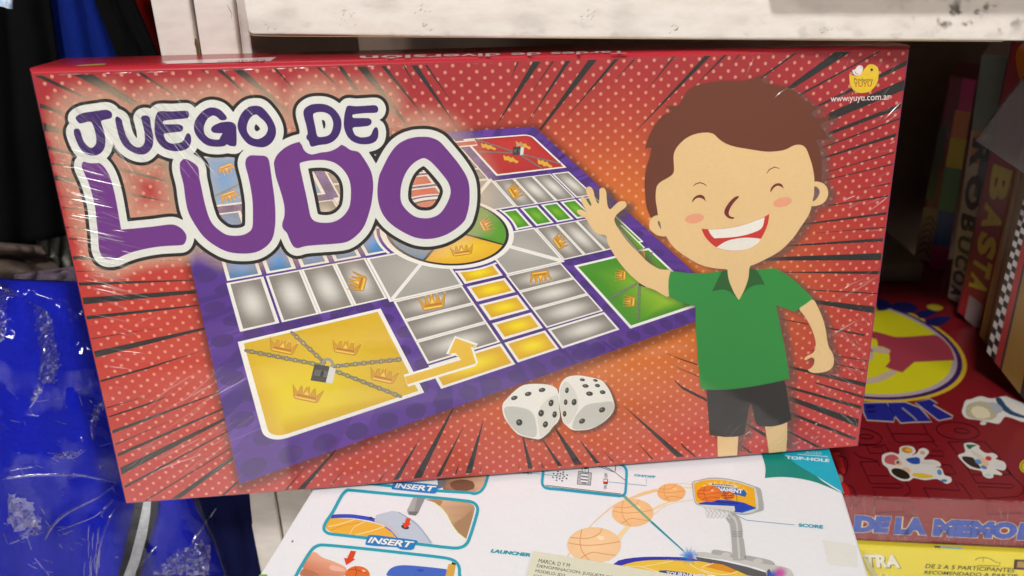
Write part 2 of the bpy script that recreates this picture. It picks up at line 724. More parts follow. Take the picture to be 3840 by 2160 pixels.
V = body_mesh()
names = ['lid_side', 'lid_side', 'lid_side', 'lid_side']
sidecol = [(178, 42, 54), (88, 60, 140), (120, 30, 38), (110, 40, 52)]   # top, right, bottom, left
bdy = mesh_from('box_body', [V[k] for k in range(4)] + [V[20 + k] for k in range(4)], [(0, 1, 2, 3), (7, 6, 5, 4)],
                np.tile(lin((150, 60, 60)), (8, 1)), M_PRINT, ludo)
for k in range(4):
    k2 = (k + 1) % 4
    vs, fs = [], []
    for r in range(6):
        vs += [V[r * 4 + k], V[r * 4 + k2]]
    fs = [(2 * r, 2 * r + 1, 2 * r + 3, 2 * r + 2) for r in range(5)]
    if k == 0:
        # the upper side rises a little towards the back under its film
        nseg = 60
        vs, fs = [], []
        for r in range(6):
            a, b = np.array(V[r * 4 + k]), np.array(V[r * 4 + k2])
            for j in range(nseg + 1):
                t = j / nseg
                p = a * (1 - t) + b * t
                p[1] += [0, .0002, .0005, .0008, TOPR, 0][r]
                vs.append(tuple(p))
        fs = [(r * (nseg + 1) + j, r * (nseg + 1) + j + 1, (r + 1) * (nseg + 1) + j + 1, (r + 1) * (nseg + 1) + j) for r in range(5) for j in range(nseg)]
    sd = mesh_from('lid_side', vs, fs, np.tile(lin(sidecol[k]), (len(vs), 1)), M_GLOSSP, ludo, shade=True)

# printed front: background gradient
xs = np.linspace(0, 1, 181)
ys = np.linspace(0, 1, 101)
ink = Ink(LU)


def front_col(u, v):
    P = apply_h(hom([(0, 0), (1, 0), (1, 1), (0, 1)], CORN), np.c_[u, v])
    return bg_col(P)


ink.grid(CORN, 180, 100, front_col, 0)
front = ink.make('front_panel', parent=ludo)

# halftone dots (none under the opaque board picture)
HSI0 = np.linalg.inv(hom([(0, 1), (1, 1), (1, 0), (0, 0)], [(619, 568), (2003, 475), (2749, 1155), (899, 1815)]))
ink = Ink(LU)
for iu in range(-1, 58):
    for iv in range(-1, 39):
        for s in (0, .5):
            u, v = .8 + (iu + s) * 7.57, 4.8 + (iv + s) * 6.04
            if 1.6 < u < 418.4 and 1.4 < v < 222.6:
                p = apply_h(HB, [(u, v)])[0]
                bq_ = apply_h(HSI0, [p])[0]
                if .01 < bq_[0] < .99 and .01 < bq_[1] < .99:
                    continue
                a = np.linspace(0, 2 * math.pi, 10, endpoint=False)
                ring = apply_h(HB, np.c_[u + .86 * np.cos(a), v + .86 * np.sin(a)])
                cc = bg_col(ring)
                cc = cc * .54 + lin((240, 186, 154)) * .46
                ink.put(ring, [tuple(range(10))], lambda px, cc=cc: cc, 1)
dots = ink.make('halftone_dots', parent=front, kind='stuff')

# speed lines
LINES = {
 'r1': [[(255,570),(320,570),(690,750),(650,750)],[(550,562),(700,562),(1070,785),(1000,800)],[(1028,545),(1065,545),(1350,735),(1330,735)],
        [(1515,530),(1530,530),(1640,612)],[(1635,528),(1680,528),(1870,715),(1855,715)],[(1755,525),(1835,522),(2200,855),(2190,880),(2160,850)],
        [(2060,515),(2085,515),(2270,730)],[(2385,507),(2415,507),(2620,720)],[(300,780),(300,812),(480,868),(485,845)],[(325,925),(335,990),(480,1010),(480,975)],
        [(360,1100),(365,1130),(540,1170),(540,1150)],[(390,1230),(392,1245),(560,1262),(560,1250)],[(408,1325),(412,1360),(600,1375),(600,1355)]],
 'A': [[(655,820),(660,860),(1165,980),(1165,960)],[(735,1075),(735,1100),(1210,1185),(1210,1178)],[(720,975),(720,982),(920,1025)],[(1000,790),(1030,770),(1155,800),(1155,835)]],
 'r4': [[(450,32),(450,38),(600,50),(600,45)],[(470,112),(472,122),(610,135),(610,128)],[(498,262),(500,270),(640,280),(640,275)],[(517,348),(520,358),(650,362),(650,356)],
        [(550,483),(553,510),(690,513),(680,485)],[(575,595),(577,602),(760,600),(760,597)],[(1090,512),(1090,516),(1430,525),(1430,520)],[(592,683),(600,708),(1460,668),(1460,662)],
        [(620,797),(630,848),(1483,765),(1480,740)],[(650,935),(655,963),(1505,860),(1503,850)],[(687,1105),(690,1112),(1330,1003)],[(707,1203),(722,1250),(1550,1038),(1547,1020)],
        [(757,1420),(762,1435),(1120,1335),(1550,1190),(1100,1325)]],
 'r7': [[(805,175),(808,184),(1200,65)],[(820,243),(825,253),(1100,165),(1310,78)],[(845,350),(850,375),(1665,62),(1662,55)],[(868,452),(872,462),(1400,228)],
        [(885,525),(890,550),(1690,190),(1685,178)],[(905,632),(918,685),(1708,270),(1703,250)],[(935,770),(945,785),(1727,358),(1723,350)],[(1080,885),(1105,882),(1750,485),(1750,475)],
        [(1290,868),(1360,863),(1770,565),(1760,540)],[(1665,845),(1690,842),(1800,740),(1790,733)],[(2145,803),(2165,800),(2330,600)],[(2245,795),(2300,790),(2540,500),(2530,495)],[(2490,770),(2500,770),(2625,610)]],
 'r8': [[(275,738),(290,735),(355,640)],[(390,725),(435,718),(605,390)],[(540,715),(605,707),(855,170),(838,185)],[(715,700),(750,697),(930,305)],[(855,682),(870,680),(890,590)],
        [(935,675),(985,670),(1078,255)],[(1045,665),(1052,665),(1060,600)],[(1337,645),(1345,643),(1340,590)],[(1410,640),(1447,637),(1375,400),(1365,395)],[(1517,633),(1528,632),(1500,560)],
        [(1635,622),(1668,618),(1530,430),(1515,420)],[(1760,612),(1818,606),(1620,330),(1600,320)],[(1915,600),(1953,597),(1785,405)],[(2045,587),(2060,586),(1975,500)],
        [(2340,568),(2355,566),(2215,420)],[(2530,553),(2590,548),(2120,155)]],
 'r2': [[(-30,500),(5,500),(150,705),(115,705)],[(115,503),(190,503),(520,960),(505,970),(270,690)],[(300,500),(335,497),(680,945)],[(463,495),(478,495),(575,680)],[(525,493),(575,492),(890,985)],
        [(628,490),(648,490),(850,795)],[(1325,468),(1340,468),(1275,605)],[(1445,467),(1505,465),(1155,970)],[(1590,463),(1605,463),(1395,760)],[(1695,460),(1730,458),(1385,960)],
        [(1865,453),(1930,450),(1510,980),(1490,980)],[(2060,447),(2095,445),(1680,910)],[(2210,440),(2225,440),(2010,670)],[(2500,427),(2520,427),(2295,695)],[(2741,423),(2791,420),(2190,1025)]],
 'r3': [[(310,415),(335,415),(75,665)],[(420,412),(435,412),(370,480)],[(840,402),(865,400),(595,595),(590,580)],[(1150,392),(1275,388),(830,670),(780,665)],[(1480,385),(1505,383),(875,730),(870,715)],
        [(1695,455),(1690,495),(1030,805),(1005,800)],[(1675,600),(1668,680),(1100,915),(1080,890),(1110,850)],[(1650,780),(1640,820),(1100,1022),(1095,1000)],[(1640,888),(1636,903),(1040,1125),(1040,1115)],
        [(1615,1003),(1610,1030),(1050,1203),(1050,1188)],[(1597,1145),(1593,1157),(1052,1312),(1052,1306)],[(1587,1235),(1585,1245),(1048,1368),(1048,1362)],[(1568,1380),(1566,1390),(1240,1446)]],
 'r6': [[(1558,22),(1556,35),(1095,108),(1095,100)],[(1540,152),(1537,170),(900,252),(910,238)],[(1525,263),(1523,273),(860,322)],[(1513,347),(1510,373),(770,412),(790,402)],[(1500,462),(1497,515),(600,518),(660,492)],
        [(1485,597),(1483,622),(770,608),(780,602)],[(1468,762),(1467,772),(945,742),(945,735)],[(1450,865),(1442,915),(1010,845),(985,812)],[(730,953),(730,960),(950,1003),(945,993)],
        [(1080,1018),(1085,1030),(1370,1088),(1378,1075)],[(930,1185),(1000,1200),(1000,1205)],[(1140,1230),(1140,1236),(1397,1280),(1397,1272)],[(1140,1292),(1140,1300),(1387,1352),(1387,1345)],
        [(800,1310),(800,1330),(1375,1470),(1385,1440)],[(0,1262),(0,1270),(115,1310),(113,1300)],[(0,1340),(0,1345),(125,1398),(122,1390)],[(-170,1200),(0,1262),(0,1270)],[(-110,1290),(0,1340),(0,1345)]],
 'r9': [[(-60,-30),(0,20),(0,40),(-60,-20)],[(0,20),(0,40),(185,135),(180,110)],[(105,235),(190,300),(190,295)],[(-20,440),(0,450),(0,475),(90,552),(105,550)],[(780,10),(785,30),(1345,190),(1350,165)],
        [(800,90),(805,125),(1320,325),(1330,265)],[(812,210),(812,235),(1300,425),(1310,405)],[(795,350),(795,365),(1010,478),(1045,478)],[(470,290),(470,305),(630,405),(625,370)],
        [(1365,90),(1360,108),(1000,-5),(1000,-15)],[(420,452),(500,520),(530,520),(430,450)]],
}
ink = Ink(LU)
for tg, ls in LINES.items():
    for l in ls:
        ink.loops([T(tg, l)], (40, 38, 37), 2)
        if True:
            o = ink.make('speed_line', parent=front)
            ink = Ink(LU)

# ------------------------------------------------------------------ printed playing board
BOARD = [(619, 568), (2003, 475), (2749, 1155), (899, 1815)]      # TL TR BR BL
HS = hom([(0, 1), (1, 1), (1, 0), (0, 0)], BOARD)


def S(pts):
    return apply_h(HS, pts)


# soft shadow of the board illustration on the red print
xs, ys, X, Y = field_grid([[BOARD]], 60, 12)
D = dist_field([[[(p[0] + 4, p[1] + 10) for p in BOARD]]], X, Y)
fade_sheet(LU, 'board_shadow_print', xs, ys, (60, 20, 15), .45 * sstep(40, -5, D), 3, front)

ink = Ink(LU)
bq = BOARD
PUR = (86, 48, 142)


def pur_col(u, v):
    n = vnoise(u * 900, v * 900, 120, 9)
    return lin(PUR) * (.85 + .3 * n)[:, None]


ink.grid(bq, 24, 24, pur_col, 4)
rr = random.Random(7)
for k in range(64):                              # darker rays and spots in the purple ground
    a = rr.uniform(0, 2 * math.pi)
    w = rr.choice([.006, .012, .03, .05])
    pts = [(.5, .5), (.5 + .72 * math.cos(a), .5 + .72 * math.sin(a)), (.5 + .72 * math.cos(a + w), .5 + .72 * math.sin(a + w))]
    # clip against the unit square by shortening
    def cl(p):
        m = max(abs(p[0] - .5), abs(p[1] - .5))
        return (.5 + (p[0] - .5) * .5 / m, .5 + (p[1] - .5) * .5 / m) if m > 0 else p
    q = [pts[0], cl(pts[1]), cl(pts[2])]
    ink.loops([S(q).tolist()], (70, 40, 124) if k % 3 else (98, 58, 154), 5)
for i in range(22):
    for j in range(22):
        u, v = .02 + i * .046 + (j % 2) * .023, .02 + j * .046
        if u < .985 and v < .985 and (u < .31 or u > .69 or v > .69 or v < .31):
            a = np.linspace(0, 2 * math.pi, 12, endpoint=False)
            ink.loops([S(np.c_[u + .0165 * np.cos(a), v + .0165 * np.sin(a)]).tolist()], (72, 42, 118), 5.5)
board = ink.make('board_print', parent=ludo)

GC, GE = (216, 214, 206), (134, 126, 120)
CC = {'gray': (GC, GE), 'yellow': ((240, 218, 12), (216, 168, 24)), 'blue': ((30, 144, 222), (74, 124, 168)),
      'green': ((120, 178, 34), (66, 140, 30)), 'red': ((214, 84, 48), (190, 62, 40)), 'flat': ((176, 172, 165), (160, 156, 150))}


def cell(s0, t0, s1, t1, kind, lay=6, brd=.0055, name='board_square', parent=None):
    ink = Ink(LU)
    ink.loops([S([(s0, t0), (s1, t0), (s1, t1), (s0, t1)]).tolist()], (232, 230, 224), lay)
    a, b, c, d = s0 + brd, t0 + brd, s1 - brd, t1 - brd
    q = S([(a, d), (c, d), (c, b), (a, b)]).tolist()
    cc, ce = CC[kind]

    def f(u, v):
        r = np.clip(np.hypot((u - .5) * 1.75, (v - .5) * 1.75), 0, 1)
        w = sstep(1.0, 0.0, r)[:, None]
        return lin(ce) * (1 - w) + lin(cc) * w
    ink.grid(q, 8, 8, f, lay + .7)
    return ink.make(name, parent=parent or board)


def rot4(k, r):
    """turn a rectangle of board space by k quarter turns about the centre"""
    s0, t0, s1, t1 = r
    for _ in range(k):
        s0, t0, s1, t1 = 1 - t1, s0, 1 - t0, s1
    return s0, t0, s1, t1


ARM = [(.1110, .1722), (.1726, .2338), (.2342, .2954)]
LANE = [(.114, .165), (.1745, .2265), (.2365, .2885), (.2985, .350)]
arm_col = ['yellow', 'green', 'red', 'blue']
for k in range(4):
    c = arm_col[k]
    # k = 0 is the arm that points to the lower edge; its left column starts with the coloured start square
    cell(*rot4(k, (.303, .047, .446, .107)), c)
    cell(*rot4(k, (.452, .049, .543, .106)), c)
    cell(*rot4(k, (.549, .047, .692, .107)), 'gray')
    for (a, b) in ARM:
        cell(*rot4(k, (.303, a, .446, b)), 'gray', brd=.0042)
        cell(*rot4(k, (.549, a, .692, b)), 'gray', brd=.0042)
    for (a, b) in LANE:
        cell(*rot4(k, (.4535, a, .5425, b)), c, brd=.0065)
# corner fields between the arms with their white diagonals
for k in range(4):
    r = rot4(k, (.2962, .2962, .449, .449))
    o = cell(*r, 'flat', lay=6)
ink = Ink(LU)
for (ax, ay, bx, by) in ((.303, .303, .45, .45), (.697, .303, .55, .45), (.303, .697, .45, .55), (.697, .697, .55, .55)):
    p, q = S([(ax, ay), (bx, by)])
    ink.stroke([p, q], 13, (230, 228, 222), 7)
ink.make('white_diagonal', parent=board)
# home fields
HOME = {'yellow': ((228, 204, 20), (214, 174, 32)), 'green': ((150, 190, 40), (64, 140, 28)), 'red': ((192, 50, 46), (176, 42, 42)), 'blue': ((60, 150, 214), (110, 160, 200))}
for k, c in enumerate(arm_col):
    s0, t0, s1, t1 = rot4(k, (.040, .051, .275, .284))
    q = [(s0, t0), (s1, t0), (s1, t1), (s0, t1)]
    ink = Ink(LU)

    def rounded(x0, y0, x1, y1, rc, which):
        pts = []
        cs = [((x0, y0), (1, 1), 180), ((x1, y0), (-1, 1), 270), ((x1, y1), (-1, -1), 0), ((x0, y1), (1, -1), 90)]
        for i, ((cx, cy), (dx, dy), a0) in enumerate(cs):
            if i == which:
                for a in np.linspace(0, 90, 8):
                    aa = math.radians(a0 + a)
                    pts.append((cx + dx * rc + rc * math.cos(aa), cy + dy * rc + rc * math.sin(aa)))
            else:
                pts.append((cx, cy))
        return pts
    b = .0075
    ink.loops([S(rounded(s0, t0, s1, t1, .028, k)).tolist()], (234, 232, 226), 6)
    a, e = HOME[c]
    pts = S(rounded(s0 + b, t0 + b, s1 - b, t1 - b, .02, k))
    ctr = pts.mean(0)
    # radial rings so the airbrushed middle shows
    R_ = 7
    allp = [ctr[None]] + [ctr + (pts - ctr) * (j / R_) for j in range(1, R_ + 1)]
    n = len(pts)
    Fc = [(0, 1 + i, 1 + (i + 1) % n) for i in range(n)]
    for j in range(R_ - 1):
        Fc += [(1 + j * n + i, 1 + j * n + (i + 1) % n, 1 + (j + 1) * n + (i + 1) % n, 1 + (j + 1) * n + i) for i in range(n)]
    PP = np.concatenate(allp)
    rad = np.concatenate([[0]] + [np.full(n, j / R_) for j in range(1, R_ + 1)])
    w = (sstep(1, .1, rad) * (.5 + vnoise(PP[:, 0], PP[:, 1], 160, 5 + k)))[:, None].clip(0, 1)
    cc = lin(e) * (1 - w) + lin(a) * w
    ink.put(PP, Fc, lambda px, cc=cc: cc, 6.8)
    ink.make('home_square', parent=board)

# centre wheel; a purple arc closes each coloured lane
for k in range(4):
    ink = Ink(LU)
    aa = np.radians(np.linspace(-90 + 90 * k - 17.5, -90 + 90 * k + 17.5, 12))
    outer, inner = S(np.c_[.5 + .166 * np.cos(aa), .5 + .166 * np.sin(aa)]), S(np.c_[.5 + .15 * np.cos(aa), .5 + .15 * np.sin(aa)])
    ink.loops([outer.tolist() + inner[::-1].tolist()], (232, 230, 224), 8)
    outer = S(np.c_[.5 + .160 * np.cos(aa), .5 + .160 * np.sin(aa)])
    ink.loops([outer.tolist() + inner[::-1].tolist()], PUR, 8.3)
    ink.make('lane_arc', parent=board)
ink = Ink(LU)
an = np.linspace(0, 2 * math.pi, 72, endpoint=False)
ring = lambda r: S(np.c_[.5 + r * np.cos(an), .5 + r * np.sin(an)]).tolist()
ink.loops([ring(.153)], (234, 232, 226), 8.6)
ink.loops([ring(.141)], (34, 32, 34), 8.9)
for k, (c, g) in enumerate((((238, 208, 30), (224, 170, 40)), ((92, 160, 34), (84, 150, 40)), ((206, 80, 56), (200, 90, 70)), ((92, 142, 176), (84, 130, 165)))):
    a0 = -135 + 90 * k
    aa = np.radians(np.linspace(a0 + 1.2, a0 + 88.8, 20))
    pts = np.r_[[[.5 + .006 * math.cos(math.radians(a0 + 45)), .5 + .006 * math.sin(math.radians(a0 + 45))]], np.c_[.5 + .134 * np.cos(aa), .5 + .134 * np.sin(aa)]]
    P = S(pts)
    mid = S([(.5 + .07 * math.cos(math.radians(a0 + 45)), .5 + .07 * math.sin(math.radians(a0 + 45)))])
    PP = np.r_[mid, P]
    n = len(P)
    cc = np.r_[[lin(c)], np.tile(lin(g), (n, 1))]
    ink.put(PP, [(0, 1 + i, 1 + (i + 1) % n) for i in range(n)], lambda px, cc=cc: cc, 9.2)
ink.make('centre_wheel', parent=board)

# crowns
CROWN = [(-.5, .44), (-.37, .12), (-.29, -.02), (-.235, .42), (-.20, .42), (-.12, -.04), (-.04, .5), (.02, .5), (.09, -.04), (.19, .42), (.225, .42), (.28, -.02), (.37, .12), (.5, .44), (.39, -.32), (.34, -.42), (-.34, -.42), (-.39, -.32)]


def crown(cx, cy, w, h, ang, lay=9.6, col=(222, 160, 40), parent=None):
    ink = Ink(LU)
    c, s = math.cos(math.radians(ang)), math.sin(math.radians(ang))
    w, h = w * .92, h * .95
    M = lambda pts: [(cx + (x * w) * c - (-y * h) * s, cy + (x * w) * s + (-y * h) * c) for x, y in pts]
    ink.stroke(M(CROWN), 3.0, (146, 100, 26), lay, closed=True)
    ink.loops([M(CROWN)], col, lay + .3)
    ink.loops([M([(-.30, -.1), (.3, -.1), (.33, -.22), (-.33, -.22)])], (178, 120, 26), lay + .6)
    ink.loops([M([(-.1, -.06), (-.01, .25), (.07, -.06)])], (244, 196, 84), lay + .6)
    ink.loops([M([(-.34, -.36), (.30, -.36), (.32, -.28), (-.36, -.28)])], (244, 200, 90), lay + .6)
    for x in (-.5, -.22, -.02, .2, .5):
        p = M([(x, .47)])[0]
        ink.ellipse(p[0], p[1], w * .035, w * .03, (236, 184, 60), lay + .7, n=8)
    return ink.make('crown', parent=board)


def C_(tg, x, y):
    return T(tg, [(x, y)])[0]


GL = (208, 152, 44)
for (x, y, w, h, a) in [(*C_('r5', 690, 832), 112, 62, -10), (*C_('r5', 1500, 638), 88, 48, 171), (*C_('r4', 2135, 1168), 116, 56, 12), (1297, 1304, 116, 56, 10),
                        (1438, 1409, 116, 58, 12), (1151, 1478, 128, 62, 12), (*C_('r5', 125, 682), 74, 70, -75), (*C_('r5', 910, 440), 96, 44, -8),
                        (*C_('r5', 1090, 245), 56, 46, 62), (*C_('r5', 1650, 375), 62, 46, 55), (*C_('D', 2285, 315), 62, 50, 57),
                        (*C_('r5', 2110, 628), 46, 44, -86), (*C_('r5', 2175, 825), 46, 48, -84), (*C_('r5', 2268, 480), 40, 30, -95),
                        (*C_('C', 1740, 90), 74, 38, 160), (*C_('C', 1770, 365), 78, 40, 160)]:
    crown(x, y, w, h, a, col=GL)
# the crowns of the far red home are blurred gold smudges
for (x, y, w, h, a) in [(*C_('r2', 1110, 1108), 60, 16, 12), (*C_('r2', 1372, 1097), 60, 16, 16), (*C_('r2', 1278, 1203), 60, 18, 14), (*C_('r2', 1535, 1235), 60, 18, 18)]:
    ink = Ink(LU)
    c, s = math.cos(math.radians(a)), math.sin(math.radians(a))
    pts = [(x + (px_ * w) * c - (py_ * h) * s, y + (px_ * w) * s + (py_ * h) * c) for px_, py_ in [(-.5, -.5), (-.3, -.3), (-.2, -.6), (0, -.3), (.1, -.6), (.25, -.2), (.5, 0), (.42, .5), (.2, .3), (0, .6), (-.15, .3), (-.35, .5), (-.45, 0)]]
    ink.poly(pts, (214, 168, 56), 9.6, 3)
    ink.make('crown', parent=board)


def chain(pts, w, parent=board):
    ink = Ink(LU)
    P = np.array(pts, float)
    L_ = np.linalg.norm(P[-1] - P[0])
    n = max(3, int(L_ / (w * 1.05)))
    for i in range(n):
        c = P[0] + (P[-1] - P[0]) * ((i + .5) / n)
        ang = math.degrees(math.atan2(*(P[-1] - P[0])[::-1]))
        a = np.linspace(0, 2 * math.pi, 12, endpoint=False)
        rx, ry = w * .72, (w * .42 if i % 2 else w * .26)
        ca, sa = math.cos(math.radians(ang)), math.sin(math.radians(ang))
        e = [(c[0] + rx * math.cos(t) * ca - ry * math.sin(t) * sa, c[1] + rx * math.cos(t) * sa + ry * math.sin(t) * ca) for t in a]
        ink.stroke(e, w * .34, (44, 42, 40), 10 + .3 * (i % 2), closed=True)
        ink.stroke([(x - w * .03, y - w * .04) for x, y in e], w * .14, (158, 156, 148), 10.7, closed=True)
    return ink.make('chain', parent=parent)


chain(T('r4', [(1850, 1195), (2440, 1310)]), 15)
chain(T('r4', [(2200, 1058), (2450, 1290)]), 15)
chain(T('r5', [(-75, 1318), (445, 1262)]), 15)
chain(T('r5', [(-60, 1345), (250, 1449)]) [:1] + T('r8', [(450, 95)]), 15)
chain(T('r2', [(1010, 1050), (1300, 1145)]), 6)
chain(T('r2', [(1040, 1145), (1300, 1155)]), 6)
chain(T('r2', [(1345, 1160), (1655, 1235)]), 6)
chain(T('r2', [(1335, 1160), (1520, 1275)]), 6)
chain(T('r5', [(2230, 690), (2030, 805)]), 10)
chain(T('r5', [(2250, 690), (2240, 960)]), 11)
chain(T('r5', [(2345, 455), (2310, 530)]), 10)
chain(T('A', [(1630, 1110), (1860, 1000)]), 7)


def padlock(cx, cy, w, ang, lay=11.2):
    ink = Ink(LU)
    c, s = math.cos(math.radians(ang)), math.sin(math.radians(ang))
    M = lambda pts: [(cx + x * w * c - y * w * s, cy + x * w * s + y * w * c) for x, y in pts]
    ink.stroke(M([(-.15, -.3), (-.12, -.62), (.1, -.72), (.3, -.58), (.32, -.3)]), w * .13, (150, 150, 146), lay, k=3)
    ink.loops([M([(-.5, -.35), (.2, -.42), (.2, .35), (-.5, .42)])], (62, 58, 56), lay + .3)
    ink.loops([M([(.2, -.42), (.5, -.36), (.5, .32), (.2, .35)])], (216, 214, 210), lay + .3)
    ink.loops([M([(-.42, -.12), (.2, -.18), (.2, .1), (-.42, .16)])], (96, 92, 88), lay + .5)
    ink.ellipse(*M([(-.06, 0)])[0], w * .07, w * .16, (24, 22, 22), lay + .7, rot=ang)
    return ink.make('padlock', parent=board)


padlock(*C_('r4', 2440, 1375), 82, 14)
padlock(*C_('r2', 1335, 1140), 40, 6)
padlock(*C_('r5', 2290, 690), 36, 20)
# arrows that lead out of the homes
for pts, c in ((T('r5', [(862, 1103), (1022, 1160), (978, 1170), (1015, 1290), (1000, 1300), (500, 1452), (478, 1395), (905, 1267), (862, 1215), (808, 1222)]), (226, 182, 44)),
               (T('r2', [(860, 1076), (1005, 1063), (1025, 1090), (890, 1103), (860, 1105)]), (192, 70, 50)),
               (T('r5', [(2085, 260), (2110, 255), (2285, 425), (2235, 440)]), (112, 172, 34))):
    ink = Ink(LU)
    ink.stroke(pts, 17 if len(pts) > 8 else 9, (236, 234, 228), 12, closed=True)
    ink.loops([pts], c, 12.4)
    ink.make('start_arrow', parent=board)

# ------------------------------------------------------------------ title lettering
JUEGO = {
 'J': [[('A', [(225,320),(290,280),(400,262),(530,245),(575,262),(592,292),(580,330),(500,350),(480,365),(500,430),(522,520),(520,610),(490,670),(430,705),(350,700),(285,655),(240,580),(210,500),(205,455),(225,435),(258,440),(275,470),(300,550),(335,600),(375,628),(410,615),(432,570),(425,490),(405,420),(380,370),(340,368),(270,385),(240,360)])]],
 'U': [[('A', [(632,315),(660,320),(690,350),(700,400),(730,500),(770,570),(810,610),(860,625),(900,605),(920,560),(915,470),(895,380),(882,330),(900,305),(945,305),(972,330),(985,420),(1003,500),(1005,580),(985,640),(930,690),(860,695),(780,665),(710,610),(665,530),(640,440),(622,350)])]],
 'E': [[('A', [(1062,262),(1200,262),(1340,255),(1365,280),(1365,310),(1345,332),(1200,345),(1110,358),(1102,375),(1120,392),(1260,392),(1300,410),(1305,440),(1285,465),(1200,475),(1115,487),(1118,520),(1140,560),(1190,585),(1260,580),(1305,560),(1325,520),(1345,485),(1375,490),(1388,540),(1378,600),(1345,640),(1270,662),(1180,658),(1100,625),(1045,560),(1020,480),(1018,400),(1030,310)])]],
 'G': [[('A', [(1605,222),(1680,245),(1735,300),(1745,335),(1720,352),(1680,348),(1640,315),(1600,305),(1550,340),(1520,400),(1515,460),(1540,510),(1590,540),(1665,545),(1680,520),(1703,483),(1703,483),(1620,478),(1588,455),(1595,420),(1640,390),(1700,370),(1790,367),(1835,400),(1842,450),(1845,560),(1835,610),(1790,612),(1765,605),(1745,595),(1720,612),(1640,618),(1550,605),(1480,555),(1430,490),(1413,420),(1430,350),(1475,285),(1540,235)])]],
 'O': [[('A', [(2030,205),(2090,215),(2140,260),(2200,340),(2238,430),(2235,510),(2195,580),(2130,620),(2050,620),(1960,590),(1890,510),(1855,430),(1860,360),(1895,280),(1960,220)])],
       [('A', [(2037,293),(2075,320),(2130,370),(2158,430),(2140,490),(2090,530),(2040,540),(1985,515),(1950,460),(1950,400),(1980,330)])]],
 'D': [[('B', [(620,185),(700,192),(770,225),(820,275),(855,340),(860,410),(840,490),(790,555),(720,590),(640,600),(565,618),(545,605),(530,560),(510,540),(508,510),(520,485),(505,400),(480,310),(478,260),(500,225),(550,195)])],
       [('B', [(580,285),(650,268),(710,280),(750,310),(775,370),(770,440),(740,495),(690,515),(630,518),(610,490),(598,420),(580,340)])]],
 'E2': [[('B', [(925,205),(1000,210),(1100,205),(1200,200),(1225,220),(1230,250),(1212,275),(1100,280),(975,295),(970,315),(985,328),(1130,330),(1160,350),(1160,385),(1130,408),(1050,418),(978,425),(978,460),(1000,500),(1050,522),(1110,520),(1155,500),(1175,455),(1195,425),(1220,425),(1232,470),(1225,530),(1195,570),(1130,592),(1040,590),(965,560),(915,505),(885,420),(885,340),(900,250)])]],
}
LUDO = {
 'L': [[('C', [(315,12),(345,20),(400,30),(462,30),(480,40),(520,80),(560,150),(590,230),(620,350),(645,480),(665,600),(683,700),(683,700),(800,690),(1000,670),(1150,650),(1220,652),(1290,690),(1335,750),(1338,800),(1310,850),(1250,860),(1100,868),(950,890),(820,920),(720,955),(640,990),(560,1002),(500,980),(465,920),(455,850),(450,750),(435,620),(420,480),(390,350),(350,220),(310,130),(285,70),(290,30)])]],
 'U': [[('C', [(1325,-12),(1380,10),(1455,70),(1470,180),(1495,300),(1520,420),(1560,560),(1600,640),(1660,700),(1740,750),(1830,762),(1920,750),(1985,710),(2005,660),(2008,560),(2005,420),(1985,280),(1960,160),(1932,50),(1940,-10),(1980,-45),(2060,-45),(2130,-40),(2165,-10),(2180,60),(2200,200),(2225,380),(2235,540),(2230,680),(2200,800),(2130,880),(2030,930),(1900,942),(1760,925),(1640,870),(1520,780),(1430,660),(1360,530),(1330,400),(1310,250),(1275,110),(1272,40),(1290,5)])]],
 'D': [[('B', [(180,780),(200,720),(250,660),(330,605),(440,568),(650,550),(880,605),(950,650),(1030,670),(1080,730),(1130,810),(1165,890),(1180,1000),(1172,1120),(1150,1240)]),
        ('D', [(770,660),(690,760),(590,825),(450,845),(300,855),(170,868),(95,888),(50,865),(15,800)]), ('C', [(2350,735),(2310,690),(2303,640),(2325,560),(2322,450),(2285,310),(2240,170),(2222,60)])],
       [('B', [(440,790),(480,770),(560,755),(680,752),(780,775),(860,830),(920,910),(950,1000),(955,1110),(940,1220),(900,1290),(840,1345),(760,1378),(660,1382),(590,1365),(555,1330),(540,1280),(510,1130),(470,950)])]],
 'O': [[('B', [(1680,517),(1760,525),(1840,560),(1900,620),(1960,690),(2040,790),(2110,900),(2140,980),(2150,1080),(2145,1200),(2120,1310)]),
        ('D', [(1770,620),(1680,700),(1560,765),(1420,795),(1280,780),(1130,710),(1010,620),(940,520),(905,400),(900,280)]), ('B', [(1240,910),(1270,840),(1330,720),(1400,620),(1480,560),(1580,525)])],
       [('B', [(1680,733),(1740,755),(1800,810),(1870,890),(1930,970),(1958,1050),(1950,1120),(1910,1210),(1850,1290),(1770,1330),(1680,1337),(1590,1315),(1510,1250),(1460,1170),(1455,1060),(1475,960),(1520,860),(1590,780)])]],
}


def letter_loops(spec):
    out = []
    for loop in spec:
        pts = []
        for tg, p in loop:
            pts += T(tg, p)
        out.append(smooth(pts, 3))
    return out


JL = {k: letter_loops(v) for k, v in JUEGO.items()}
LL = {k: letter_loops(v) for k, v in LUDO.items()}
xs, ys, X, Y = field_grid(list(JL.values()) + list(LL.values()), 60, 4)


def fld(shapes):
    best = np.full(X.shape, 999.0)
    for sh in shapes:
        P = np.array([p for l in sh for p in l])
        lo, hi = P.min(0) - 60, P.max(0) + 60
        i0, i1 = np.searchsorted(xs, [lo[0], hi[0]])
        j0, j1 = np.searchsorted(ys, [lo[1], hi[1]])
        best[j0:j1, i0:i1] = np.minimum(best[j0:j1, i0:i1], dist_field([sh], X[j0:j1, i0:i1], Y[j0:j1, i0:i1]))
    return best


DJ, DL = fld(JL.values()), fld(LL.values())
DA = np.minimum(DJ, DL)
BLK, WHT = 41.0, 28.5
